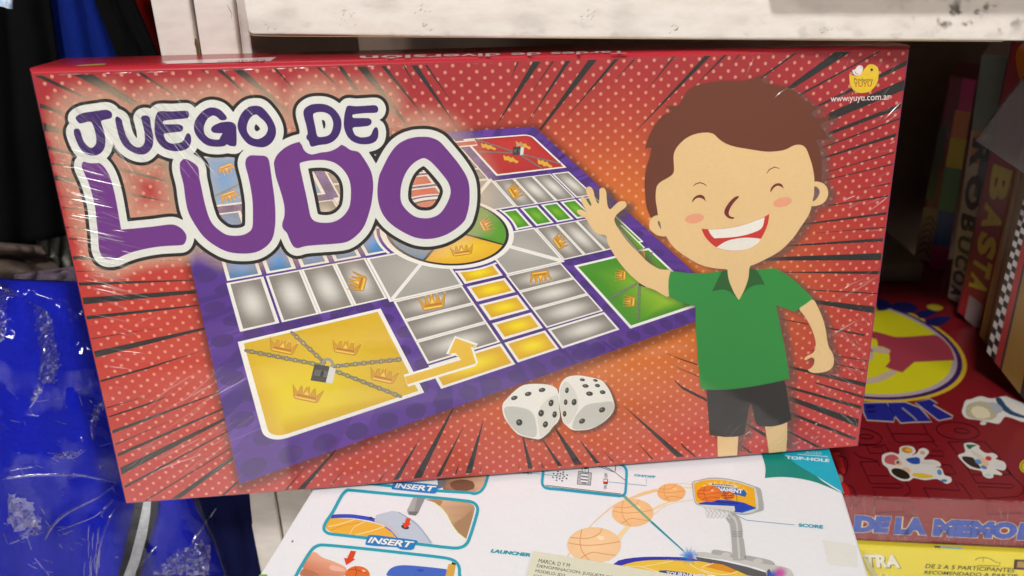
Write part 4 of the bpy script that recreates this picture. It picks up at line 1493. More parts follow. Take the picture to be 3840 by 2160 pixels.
for back, q in (([(1325,1105),(1330,1060),(1345,1005),(1380,985),(1500,993),(1640,1012),(1940,1050),(1952,1080),(1925,1100),(1905,1150),(1860,1167),(1740,1158),(1700,1135),(1500,1122)], [(1372,1008),(1915,1066),(1882,1142),(1345,1078)]),
                ([(1640,430),(1640,400),(1660,360),(1700,345),(1900,350),(2205,385),(2215,408),(2190,430),(2172,478),(2120,484),(1900,462),(1700,440)], [(1690,360),(2182,396),(2160,466),(1675,416)])):
    def fn(k, back=back, q=q):
        k.poly(T('g9', back), BLU, 9, 2)
        k.text('INSERT', T('g9', q), (22, 96, 168), 10, bold=.055, shear=.15)
        k.text('INSERT', T('g9', [(x, y) for x, y in q]), (244, 246, 246), 11, bold=.035, shear=.15)
    winks('insert_caption', fn)
def pic4(k):
    K = (42, 40, 42)
    k.stroke(T('g10', [(920, 352), (1200, 385), (1500, 420), (1835, 458)]), 2.2, K, 2)
    k.stroke(T('g10', [(920, 366), (1200, 398), (1500, 432), (1830, 468)]), 1.4, K, 2)
    for x, y in ((1070,188),(1135,195),(1018,212),(1066,216),(1102,212),(1132,222),(1180,230),(1145,248),(1010,257),(1057,262),(1127,268),(1090,274),(1173,272),(1053,293),(1120,299),(1050,238),(1095,243)):
        k.ellipse(*C_('g10', x, y), 3.4, 2.7, K, 2, n=10)
    k.stroke(T('g10', [(1320, 185), (1475, 205), (1462, 352), (1303, 338)]), 3, K, 2, closed=True)
    k.stroke(T('g10', [(1333, 198), (1462, 216), (1450, 340), (1317, 325)]), 1.6, K, 2, closed=True)
    for j, (y) in enumerate((225, 265, 303)):
        k.stroke(smooth(T('g10', [(1345 - j*2, y-16), (1440 - j*2, y-5), (1446 - j*2, y+15), (1430 - j*2, y+22), (1345 - j*2, y+12), (1336 - j*2, y)]), 3), 1.8, K, 3, closed=True)
    k.stroke(T('g10', [(1360, 320), (1410, 326)]), 3, K, 3)
    k.stroke(T('g10', [(1362, 185), (1368, 130), (1440, 135), (1438, 195)]), 2.5, K, 2)
    k.ellipse(*C_('g10', 1406, 142), 9, 5, K, 3)
    k.stroke(T('g10', [(1400, 145), (1398, 215)]), 1.6, TEAL, 4)
    k.loops([T('g10', [(1622, 272), (1674, 278), (1670, 342), (1617, 336)])], K, 2)
    k.loops([T('g10', [(1628, 280), (1666, 284), (1664, 310), (1625, 307)])], (236, 236, 234), 3)
    k.loops([T('g10', [(1625, 309), (1663, 312), (1660, 336), (1623, 331)])], (206, 48, 34), 3)
    k.text('OFF', T('g10', [(1632, 262), (1634, 205), (1672, 208), (1668, 264)]), K, 3, bold=.01)
    k.text('ON', T('g10', [(1620, 398), (1626, 352), (1662, 356), (1656, 400)]), K, 3, bold=.01)
    k.stroke(T('g10', [(1520, 110), (1600, 140), (1690, 172), (1760, 200), (1820, 245), (1880, 292)]), 2, K, 2, k=3)
    k.stroke(T('g10', [(1540, 100), (1640, 135), (1700, 160), (1740, 190), (1762, 180), (1768, 90)]), 2.4, K, 2)
    k.stroke(T('g10', [(925, 180), (1000, 130)]), 2.2, K, 2)
    k.stroke(F4, 9.5, (34, 164, 196), 8, k=3)
winks('picture_frame', pic4, label='teal frame with battery and switch drawing')
def lines(k):
    k.stroke(T('g10', [(755, 207), (900, 222), (1100, 243)]), 1.6, TEAL, 9)
    k.stroke(T('g10', [(1675, 312), (2140, 358), (2138, 280)]), 1.8, TEAL, 9)
    k.stroke(T('g11', [(1030, 650), (1290, 775), (1865, 832)]), 1.8, (44, 148, 182), 9)
    k.text('SOUND', T('g10', [(545, 180), (756, 194), (754, 222), (540, 204)]), (40, 120, 140), 9, bold=.04)
    k.text('ON/OFF', T('g10', [(1992, 216), (2252, 240), (2248, 268), (1988, 242)]), TEAL, 9, bold=.04, shear=.1)
    k.text('LAUNCHER', T('g10', [(262, 1120), (742, 1174), (735, 1218), (252, 1164)]), (30, 158, 176), 9, bold=.05, shear=.2)
    k.text('SCORE', T('g11', [(1916, 812), (2212, 836), (2210, 878), (1914, 854)]), (34, 160, 188), 9, bold=.045)
winks('caption', lines, label='teal captions and pointer lines')


def ball(cx, cy, rx, ry, col, line, name='ball_picture', lab=None):
    def fn(k):
        k.ellipse(cx, cy, rx, ry, tuple(min(255, c + 8) for c in col), 5, n=40, edge=col)
        w = rx * .025 + .8
        k.stroke([(cx - rx * .95, cy - ry * .12), (cx - rx * .3, cy + ry * .02), (cx + rx * .4, cy - ry * .06), (cx + rx * .97, cy - ry * .2)], w, line, 6, k=4)
        k.stroke([(cx - rx * .45, cy - ry * .87), (cx - rx * .52, cy - ry * .2), (cx - rx * .42, cy + ry * .4), (cx - rx * .1, cy + ry * .97)], w, line, 6, k=4)
        k.stroke([(cx - rx * .9, cy - ry * .42), (cx - rx * .2, cy - ry * .38), (cx + rx * .2, cy - ry * .65), (cx + rx * .3, cy - ry * .92)], w, line, 6, k=4)
        k.stroke([(cx - rx * .55, cy + ry * .8), (cx - rx * .1, cy + ry * .42), (cx + rx * .4, cy + ry * .5), (cx + rx * .8, cy + ry * .58)], w, line, 6, k=4)
        k.ellipse(cx + rx * .25, cy - ry * .4, rx * .14, ry * .12, tuple(min(255, c + 26) for c in col), 6, rot=15)
    return winks(name, fn, label=lab)


def trails(k):
    TC = (243, 206, 150)
    k.stroke(T('g10', [(1180, 1215), (1330, 1010), (1450, 860), (1600, 715), (1760, 590), (1900, 530), (2100, 455), (2270, 410)]), [3, 3, 3, 4, 5, 8, 12, 10], TC, 3, k=3)
    k.stroke(T('g10', [(1650, 1260), (1790, 1010), (1920, 850), (2090, 720), (2220, 640), (2420, 550)]), [24, 20, 14, 12, 9, 6], (247, 222, 172), 3, k=3)
    k.stroke(T('g10', [(2225, 710), (2350, 610), (2500, 560), (2600, 545)]) + T('g11', [(640, 525)]), 2, TC, 3, k=3)
    k.stroke(T('g11', [(400, 335), (520, 332), (640, 345)]), 2, TC, 3, k=3)
    k.stroke(T('g11', [(520, 380), (640, 385)]), 5, (247, 222, 172), 3)
winks('ball_trail', trails)
PO, PL = (246, 206, 160), (226, 164, 106)
ball(*C_('g10', 1505, 1075), 101, 67, PO, PL, lab='largest pale orange ball of the throw picture')
ball(*C_('g10', 1972, 685), 78, 52, (245, 198, 144), PL, lab='middle pale orange ball of the throw picture')
ball(*C_('g11', 378, 441), 53, 34, (244, 186, 122), (222, 150, 84), lab='small pale orange ball near the backboard')
winks('pointer_beam', lambda k: (k.loops([T('g10', [(1822, 465), (1888, 478), (2210, 790), (2190, 805)])], (130, 176, 148), 8), k.loops([T('g10', [(2190, 805), (2210, 788), (2585, 1135), (2580, 1150)])], (30, 146, 170), 8)))
# court, base and pole
def court(k):
    k.poly(T('g10', [(1715,1330),(1715,1330),(1800,1262),(1980,1228),(2200,1216),(2576,1222)]) + T('g11', [(680,1250),(900,1290),(1540,1470),(1540,1470),(-300,1600),(-640,1500)]), (54, 58, 176), 1, 2)
    k.poly(T('g10', [(1800,1345),(1830,1325),(2000,1278),(2200,1258),(2576,1252)]) + T('g11', [(300,1260),(700,1268),(900,1305),(1200,1360),(1500,1460),(1500,1460),(-300,1600),(-600,1500)]), (240, 200, 72), 2, 2)
    k.loops([T('g11', [(915, 1290), (1235, 1355), (1105, 1412), (790, 1340)])], (228, 150, 50), 3)
    for l in ([(590, 1265), (595, 1300), (700, 1365), (830, 1420), (960, 1470)], [(915, 1285), (760, 1335), (745, 1365), (830, 1400), (1000, 1430), (1150, 1405), (1240, 1355)], [(0, 1340), (180, 1310), (400, 1265)]):
        k.stroke(T('g11', l), 2.4, (250, 236, 190), 4, k=3)
    k.stroke(T('g10', [(1830, 1335), (2050, 1330), (2290, 1400)]), 2.4, (250, 236, 190), 4)
    k.loops([T('g11', [(225, 1385), (310, 1380), (560, 1410), (760, 1470), (300, 1500)])], (40, 76, 150), 5)
    k.text('TOURNAMENT', T('g11', [(320, 1392), (900, 1440), (900, 1500), (320, 1440)]), (226, 230, 240), 6, bold=.04, shear=.2)
winks('court_picture', court, label='printed yellow basketball court with blue rim')
def hoop(k):
    G1, G2, G3 = (204, 205, 203), (176, 178, 178), (132, 134, 136)
    k.loops([T('g11', [(670,1215),(1000,1270),(1300,1340),(1530,1410),(1540,1480),(1300,1440),(1000,1310),(700,1262)])], (96, 96, 98), 7)
    k.poly(T('g11', [(655,1168),(700,1158),(780,1160),(870,1175),(1120,1228),(1300,1240),(1560,1310),(1640,1320),(1790,1355),(1830,1390),(1850,1480),(1540,1480),(1520,1385),(1300,1320),(1000,1248),(690,1212)]), G1, 8, 2)
    k.poly(T('g11', [(865,1150),(900,1130),(1000,1145),(1100,1165),(1120,1225),(1000,1200),(870,1185)]), G2, 9, 2)
    k.poly(T('g11', [(1270,1200),(1400,1220),(1560,1255),(1610,1280),(1630,1318),(1500,1300),(1280,1255)]), G2, 9, 2)
    k.ellipse(*C_('g11', 1040, 1195), 18, 10, G1, 10)
    k.ellipse(*C_('g11', 1425, 1270), 18, 10, G1, 10)
    k.loops([T('g11', [(1535, 1385), (1560, 1360), (1600, 1449), (1580, 1480), (1535, 1480)])], (90, 92, 96), 9)
    k.poly(T('g11', [(1040,760),(1060,710),(1120,690),(1180,722),(1222,800),(1238,900),(1240,980),(1250,1000),(1268,1120),(1282,1250),(1282,1250),(1200,1265),(1120,1252),(1120,1252),(1105,1000),(1095,900),(1080,820)]), G2, 9, 2)
    k.stroke(T('g11', [(1130, 730), (1170, 830), (1180, 980), (1200, 1240)]), 8, (206, 208, 206), 10, k=3)
    for y in (905, 925, 945, 965):
        k.stroke(T('g11', [(1110, y), (1170, y + 12), (1238, y + 4)]), 1.8, G3, 11)
    k.poly(T('g11', [(625,322),(700,292),(840,262),(1000,265),(1200,302),(1400,370),(1458,398),(1478,500),(1495,640),(1440,670),(1270,712),(1150,695),(700,592),(662,560)]), G2, 10, 2)
    k.poly(T('g11', [(640,322),(720,300),(850,276),(1000,278),(1190,312),(1370,372),(1400,400),(1430,640),(1260,695),(1150,682),(705,580),(668,552)]), (214, 216, 214), 11, 2)
    k.loops([T('g11', [(650,335),(740,300),(860,285),(1000,290),(1190,325),(1378,388),(1405,628),(1400,632),(1230,600),(900,530),(720,572),(672,548)])], (242, 180, 38), 12)
    for a in range(-60, 80, 14):
        c = C_('g11', 990, 500)
        ar = math.radians(a - 90)
        ar2 = math.radians(a - 84)
        R1 = 70
        k.loops([[c, (c[0] + R1 * 1.5 * math.cos(ar), c[1] + R1 * math.sin(ar) * .9), (c[0] + R1 * 1.5 * math.cos(ar2), c[1] + R1 * math.sin(ar2) * .9)]], (248, 204, 66), 12.5)
    k.loops([T('g11', [(700,572),(830,545),(960,528),(1100,535),(1250,562),(1402,625),(1222,684),(1140,676),(1140,604),(735,586)])], (38, 72, 190), 13)
    k.stroke(T('g11', [(1220, 684), (1400, 628)]), 4, (30, 120, 220), 14)
    k.loops([T('g11', [(842, 322), (1172, 350), (1166, 382), (840, 354)])], (232, 228, 210), 14)
    k.text('BASKETBALL', T('g11', [(870, 330), (1142, 352), (1138, 370), (868, 348)]), (40, 48, 60), 15, bold=.03)
    k.loops([T('g11', [(850, 352), (1248, 402), (1290, 448), (1272, 495), (1175, 468), (880, 424)])], (48, 104, 190), 14)
    k.text('TOURNAMENT', T('g11', [(770, 352), (1242, 404), (1236, 458), (770, 400)]), (236, 240, 246), 15, bold=.045)
    k.stroke(T('g11', [(1155, 432), (1178, 575), (900, 550)]), 2.4, (30, 30, 40), 15)
    k.loops([T('g11', [(728, 590), (1140, 606), (1150, 662), (1060, 655), (760, 622)])], (218, 220, 218), 15)
    for j in range(7):
        x0 = 775 + j * 48
        k.stroke(T('g11', [(x0, 620), (x0 + 60, 690), (x0 + 30, 745)]), 3.2, (198, 200, 198), 14.5)
        k.stroke(T('g11', [(x0 + 30, 622), (x0 - 5 + 20, 690), (x0 + 70, 760)]), 3.2, (222, 224, 222), 14.6)
winks('hoop_picture', hoop, label='printed basketball hoop with grey pole and yellow backboard')
def ball2(cx, cy, rx, ry, col, line, lay):
    def fn(k):
        k.ellipse(cx, cy, rx, ry, tuple(min(255, c + 14) for c in col), lay, n=32, edge=col)
        for pts in ([(-.95, -.1), (-.3, .05), (.4, -.05), (.97, -.2)], [(-.35, -.9), (-.42, 0), (-.1, .97)], [(-.85, -.45), (0, -.45), (.3, -.9)], [(-.6, .75), (.1, .4), (.85, .5)]):
            k.stroke([(cx + a * rx, cy + b * ry) for a, b in pts], 1.7, line, lay + .6, k=3)
        k.ellipse(cx + rx * .25, cy - ry * .4, rx * .14, ry * .12, (250, 190, 140), lay + .6)
    return fn
winks('ball_picture', ball2(*C_('g11', 1060, 478), 25, 16, (216, 112, 50), (50, 30, 24), 16), label='small printed ball behind the hoop frame')
winks('ball_picture', ball2(*C_('g11', 836, 456), 47, 31, (232, 122, 48), (178, 72, 30), 17), label='bright orange printed ball on the backboard')
# lights of the toy
for (x, y, r, c) in ((590, 1205, 34, (40, 150, 236)), (610, 1222, 12, (230, 60, 190)), (1600, 1440, 26, (60, 110, 240)), (1690, 1410, 30, (226, 90, 190))):
    cx_, cy_ = C_('g11', x, y)
    gx, gy = np.arange(cx_ - r * 1.1, cx_ + r * 1.1, 3.0), np.arange(cy_ - r * 1.1, cy_ + r * 1.1, 3.0)
    GX, GY = np.meshgrid(gx, gy)
    th = np.arctan2(GY - cy_, GX - cx_)
    rad = np.hypot(GX - cx_, (GY - cy_) * 1.15) / r
    al = np.clip(1.1 - rad * (1 + (.22 * np.sin(th * 11) if x < 1000 else 0)), 0, 1) ** 1.4
    fade_sheet(WB, 'coloured_spark', gx, gy, c, al, 18, wbox)
# teal corner
def corner(k):
    k.poly(T('g11', [(1440,-90),(1440,-90),(1490,40),(1515,150),(1508,265),(1508,265),(1700,252),(1900,268),(2150,325),(2466,462),(2466,462),(2466,462),(2200,300),(1700,-90)]), (22, 140, 128), 3, 3)
    k.loops([T('g11', [(1690, -60), (1900, 105), (2150, 255), (2440, 430), (2467, 464), (2395, 235), (2312, 0), (2280, -90)])], (28, 176, 204), 4)
    k.text('TOP-HOLE', T('g11', [(1752, -6), (2290, 36), (2285, 74), (1760, 34)]), (224, 236, 238), 6, bold=.03)
    k.text('AGES', T('r9', [(924, 506), (1050, 514), (1048, 534), (920, 528)]), (170, 214, 220), 6, bold=.01)
    k.stroke(T('r9', [(868, 530), (1095, 548)]), 2, (224, 236, 238), 6)
winks('corner_flash', corner, label='teal and green corner with TOP-HOLE lettering')
# peeled tape patch, specks
rr2 = random.Random(5)
def peel(k):
    pts = [(2195, 1010)] + [(2195 + 14 * rr2.uniform(-1, 1.4) + (j * 6), 1025 + j * 22) for j in range(13)] + [(2300, 1318), (2620, 1350), (2620, 1080)]
    k.loops([T('g11', pts)], (231, 233, 229), 3)
winks('peeled_tape_mark', peel)
def specks(k):
    for _ in range(90):
        tg = rr2.choice(['g9', 'g10', 'g11'])
        x, y = rr2.uniform(50, 2500), rr2.uniform(430, 1430)
        px = C_(tg, x, y)
        if px[0] < 1171 - .55 * (px[1] - 1837) + 10 or px[0] > 3080: continue
        k.ellipse(*px, rr2.uniform(.6, 1.6), rr2.uniform(.5, 1.2), (186, 184, 178), 2.5, rot=rr2.uniform(0, 90), n=6)
    k.ellipse(*C_('g9', 440, 1062), 3, 5, (130, 126, 100), 3, rot=40)
winks('dirt_specks', specks)
winks('green_edge', lambda k: k.loops([T('r7', [(1962, 1436), (2010, 1436), (2080, 1520), (1900, 1520)])], (122, 184, 60), 3))
# paper label stuck on the toy box
lab = WB.empty('paper_label', wbox)
def labf(k):
    k.loops([T('g10', [(768, 1146), (1180, 1212), (1720, 1305), (2450, 1428), (3000, 1520), (2900, 1800), (600, 1800), (690, 1449)])], (226, 227, 206), 20)
winks('label_sheet', labf, lab, 'cream paper label on the white toy box')
def labt(k):
    K = (46, 46, 44)
    k.text('MARCA: D Y M', T('g10', [(845, 1240), (1218, 1300), (1206, 1345), (832, 1286)]), K, 22)
    k.text('DENOMINACION: JUGUETE DE SALON', T('g10', [(822, 1306), (1960, 1485), (1948, 1530), (810, 1352)]), K, 22)
    k.text('MODELO: JD3', T('g10', [(802, 1368), (1158, 1424), (1146, 1470), (790, 1412)]), K, 22)
    k.text('CARACTERISTICAS', T('g10', [(782, 1428), (1230, 1498), (1220, 1540), (770, 1470)]), K, 22)
winks('label_text', labt, lab)
# ------------------------------------------------------------------ shelf unit of white painted boards
M_PAINT = plain_mat('worn_white_paint', (218, 212, 206), rough=.55, spec=.35, scale=120, bump=.10, col2=(209, 201, 194), stretch=(.6, 1, 1.6), detail=8)
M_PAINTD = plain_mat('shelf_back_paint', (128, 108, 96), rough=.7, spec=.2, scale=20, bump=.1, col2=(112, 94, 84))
M_DARK = plain_mat('dark_board', (30, 26, 24), rough=.8, spec=.1, scale=30)
M_EDGE = plain_mat('chipped_edge', (150, 122, 78), rough=.8, spec=.2, scale=200, bump=.4, col2=(90, 70, 44))
FY = .410
FP = Panel((0, FY, 0), (1, 0, 0), (0, -1, 0), 5e-5)          # front plane of the shelf edge board
PP = Panel((0, .432, 0), (1, 0, 0), (0, -1, 0), 5e-5)        # front plane of the upright planks
shelf = bpy.data.objects.new('shelf_unit', None)
COL.objects.link(shelf)
shelf.location = (0, FY, -.6)
bpy.context.view_layer.update()
tag(shelf, 'white painted wooden shelf unit with worn edge board and upright planks', 'shelf')


def keep(o, parent):
    """parent without moving"""
    o.parent = parent
    o.matrix_parent_inverse = parent.matrix_world.inverted()
    return o


def wprism(panel, name, px, depth, mat, parent=None, bevel=.001, label=None, front=0.0):
    P = panel.world(np.array(px, float), front)
    Q = P - panel.n * depth
    n = len(P)
    F = [tuple(range(n)), tuple(range(2 * n - 1, n - 1, -1))] + [(i, i + n, (i + 1) % n + n, (i + 1) % n) for i in range(n)]
    o = mesh_from(name, np.r_[P, Q], F, None, mat)
    if bevel:
        b = o.modifiers.new('soft_edges', 'BEVEL')
        b.width = bevel
        b.segments = 3
        b.limit_method = 'ANGLE'
    if parent is not None: keep(o, parent)
    return tag(o, label)


class WInk(Ink):
    """ink whose points stay in world space (for panels without a root)"""

    def make(self, name, mat=None, parent=None, label=None, kind=None):
        V = np.concatenate(self.V)
        p = self.p
        W = p.o + V[:, :1] * p.ex + V[:, 1:2] * p.ey + V[:, 2:3] * p.n
        o = mesh_from(name, W, self.F, np.concatenate(self.C), mat or M_PRINT)
        if parent is not None: keep(o, parent)
        return tag(o, label, kind=kind)


# edge board: front face about 60 mm high, its lower edge in view
wprism(FP, 'edge_board', [(905, -50), (5200, -50), (5200, 157), (3840, 154), (1900, 142), (948, 130), (936, 126), (930, 112)], .012, M_PAINT, shelf, bevel=.0012)
# shelf board behind the edge board (its underside roofs the compartment)
box_w = FP.world(np.array([(940, 100), (5200, 100)]))
zb = FP.world(np.array([(940, -49)]))[0][2]
zt = zb - .016
o = box_world('shelf_board', box_w[0][0] + .002, .62, FY + .0125, .92, zt, zb, M_PAINT)
keep(o, shelf)
# upright planks
for (nm, q, dp) in (('plank', [(483, -420), (626, -420), (708, 0), (748, 232), (1040, 1925), (1100, 2290), (1005, 2290), (917, 1857), (606, 232), (561, 0)], .018),
                    ('plank', [(640, -420), (796, -420), (874, 0), (902, 225), (1182, 1925), (1235, 2290), (1108, 2290), (1047, 1925), (757, 232), (722, 0)], .020),
                    ):
    wprism(PP, nm, q, dp, M_PAINT, shelf, bevel=.0016)
wprism(PP, 'plank', [(803, -420), (850, -420), (922, 0), (950, 240), (1240, 1925), (1180, 1925), (908, 225), (880, 0)], .30, M_PAINT, shelf, bevel=.0010, front=-.004, label='inner upright board that closes the compartment')
wprism(PP, 'backing_strip', [(640, -400), (790, -400), (1230, 2260), (1060, 2260)], .002, M_EDGE, shelf, bevel=0, front=-.0190)
# chipped groove between the planks
ink = WInk(PP)
ink.loops([T('r1', [(1470, 290), (1482, 292), (1500, 345), (1505, 400), (1508, 445), (1490, 445), (1480, 370), (1468, 330)])], (96, 70, 34), 2)
ink.stroke(T('r1', [(1428, 0), (1455, 150), (1470, 290)]), 1.6, (150, 128, 80), 2)
ink.stroke(T('r1', [(1770, 40), (1795, 250), (1815, 425)]), 1.4, (176, 150, 110), 2)
ink.make('chipped_paint', parent=shelf)
ink = WInk(FP)
ink.stroke([(930, 116), (938, 128), (952, 133)] + [(x, 134.2 + (x - 952) * .0075) for x in range(1000, 3841, 120)], 2.6, (160, 136, 100), 26)
ink.make('worn_lower_edge', parent=shelf)
# compartment walls
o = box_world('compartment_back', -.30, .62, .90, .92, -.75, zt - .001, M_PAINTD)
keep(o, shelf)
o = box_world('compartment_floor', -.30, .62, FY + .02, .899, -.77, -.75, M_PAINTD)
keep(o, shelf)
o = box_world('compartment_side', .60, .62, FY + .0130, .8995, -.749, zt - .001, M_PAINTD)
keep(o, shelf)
# scuffs and smudges on the edge board
gx, gy = np.arange(900, 3900, 6.0), np.arange(-20, 150, 6.0)
GX, GY = np.meshgrid(gx, gy)
nz = vnoise(GX, GY, 46, 31, 4)
band = np.exp(-((GX - 3620) / 190) ** 2 - ((GY - 62) / 48) ** 2)
al = sstep(.46, .66, nz + .10 * (band - 1)) * np.clip(band * 1.4, 0, 1) * .8
al = np.maximum(al, sstep(.62, .80, vnoise(GX, GY * 1.6, 70, 77, 4)) * .13 * sstep(40, 150, GY + 30 * nz))
al = np.maximum(al, sstep(.52, .85, vnoise(GX * .5, GY, 90, 5, 4)) * .10)
keep(fade_sheet(FP, 'scuff_marks', gx, gy, (74, 64, 52), al, 4, None), shelf)
for o in [bpy.data.objects['scuff_marks']]:
    o.parent = None
    o.matrix_world = FP.matrix()
    bpy.context.view_layer.update()
    keep(o, shelf)
ink = WInk(FP)
rr3 = random.Random(12)
for (cx, cy, n) in ((1310, 48, 5), (1300, 80, 5), (1580, 40, 6), (1610, 100, 5), (2200, 60, 8), (2520, 110, 8), (1000, 100, 4), (3090, 118, 6)):
    for _ in range(n):
        x, y = cx + rr3.uniform(-30, 30), cy + rr3.uniform(-18, 18)
        a = rr3.uniform(-.9, -.3)
        L_ = rr3.uniform(5, 16)
        ink.stroke([(x, y), (x + L_ * math.cos(a) * .5, y + L_ * math.sin(a) * .4), (x + L_ * math.cos(a), y + L_ * math.sin(a))], [.6, 1.6, .5], (120, 106, 92), 5)
ink.stroke(T('r1', [(1715, 35), (1735, 75), (1750, 105), (1745, 140)]), [1, 3, 2, 1], (130, 116, 108), 5)
ink.make('scratches', parent=shelf)

# a carton sticks out over the edge of the shelf above; it throws the shade on the board and on the box corner
M_CARTON = plain_mat('brown_cardboard', (172, 134, 92), rough=.8, spec=.15, scale=60)
o = box_world('carton', .118, .58, FY - .0150, .70, zb + .001, zb + .16, M_CARTON, bevel=.002)
tag(o, 'brown carton standing on the shelf board above the picture edge', 'carton')

# ------------------------------------------------------------------ memory game box lying under the toy box
MZ = float(WB.world(np.array([(2200, 1800)]))[0][2] - .0505)
MT = Panel((0, 0, MZ), (1, 0, 0), (0, 0, 1), 3e-5)
fa, fb = MT.world(np.array([(3200, 1858.4), (3840, 1880.7)]))
mx = (fb - fa) / np.linalg.norm(fb - fa)
MT = Panel(fa, mx, (0, 0, 1), 3e-5)
mem = MT.empty('memory_game_box')
tag(mem, 'dark red memory game box lying flat with a yellow round emblem and blue letters', 'board game')
MC = (128, 26, 34)
x0, x1, yb = -.42, .40, .395
MH = .0375
prism_local('box_body', np.array([(x0, 0), (x1, 0), (x1, yb), (x0, yb)]), -MH, -.00005, M_GLOSSP, mem, bevel=.0012, col=MC)


class MInk(Ink):
    pass


def minks(name, fn, label=None, panel=None, parent=None, mat=None, kind=None):
    ink = Ink(panel or MT)
    fn(ink)
    return ink.make(name, mat or M_GLOSSP, parent or mem, label, kind)


cp = MT.local(np.array([(3625, 1361), (3324, 1509), (3530, 1237)]))[:, :2]
A_ = np.array([[2 * (cp[1] - cp[0])[0], 2 * (cp[1] - cp[0])[1]], [2 * (cp[2] - cp[0])[0], 2 * (cp[2] - cp[0])[1]]])
b_ = np.array([cp[1] @ cp[1] - cp[0] @ cp[0], cp[2] @ cp[2] - cp[0] @ cp[0]])
cc_ = np.linalg.solve(A_, b_)
RR = np.linalg.norm(cp[0] - cc_)


def disc(r0, r1, col, lay):
    a = np.linspace(0, 2 * math.pi, 64, endpoint=False)
    V, n = [], 64
    for r in (r0, r1):
        V += [(cc_[0] + r * math.cos(t), cc_[1] + r * math.sin(t), lay * MT.step) for t in a]
    return V, [(i, (i + 1) % n, (i + 1) % n + n, i + n) for i in range(n)], col


emb = MT.empty('round_emblem', mem)
for nm, r0, r1, c, lay in (('outer_ring', .965, 1.0, (214, 178, 50), 3), ('dark_ring', .925, .966, (62, 34, 96), 4), ('pale_ring', .885, .926, (190, 170, 176), 5), ('emblem_disc', 0.001, .886, (222, 214, 34), 3)):
    V, F, c = disc(RR * r0, RR * r1, c, lay)
    mesh_from(nm, V, F, np.tile(lin(c), (len(V), 1)), M_GLOSSP, emb)
minks('maroon_figure', lambda k: (k.poly(T('m4', [(150,140),(290,165),(480,212),(650,255),(900,247),(1200,225),(1290,245),(1420,360),(1490,470),(1535,605),(1535,605),(920,635),(920,635),(740,792),(740,792),(560,740),(480,700),(480,700),(550,620),(540,500),(560,460),(440,400),(370,390),(350,290),(200,250)]), (168, 62, 78), 6, 2),), parent=emb)
minks('cream_arc', lambda k: (k.poly(T('m4', [(100,885),(200,882),(400,832),(560,752),(665,790),(500,892),(350,945),(100,970)]), (206, 182, 160), 6, 2), k.poly(T('m4', [(240,420),(400,400),(550,450),(520,505),(400,495),(240,465)]), (206, 182, 160), 7, 2), k.poly(T('m4', [(180,440),(280,450),(310,540),(280,600),(180,620)]), (206, 182, 160), 7, 2)), parent=emb)


def bigletters(k):
    for pts in (T('m4', [(940,1240),(1150,1195),(1262,1262),(1195,1285),(1500,1460)]) + T('m5', [(1485, 22), (1290, 62)]),
                T('m4', [(520,1250),(780,1245),(1000,1330),(1100,1440)]) + T('m5', [(1180, 80), (910, 85), (720, 100), (600, -40)]) ,
                T('m4', [(150,1255),(500,1250),(620,1449)]) + T('m5', [(610, 80), (210, 55), (160, -60)])):
        k.stroke(pts, 9, (190, 174, 160), 8, closed=True)
        k.loops([pts], (36, 40, 138), 9)
    k.stroke(T('m4', [(735, 1325), (890, 1449)]) + T('m5', [(960, 70)]), 6, (150, 140, 136), 9.5)
    for l in ([(200, 1310), (320, 1305)], [(215, 1385), (330, 1380)]):
        k.stroke(T('m4', l), 9, (20, 22, 84), 9.5)


minks('blue_lettering', bigletters, 'blue upside-down letters JUE on the memory box')


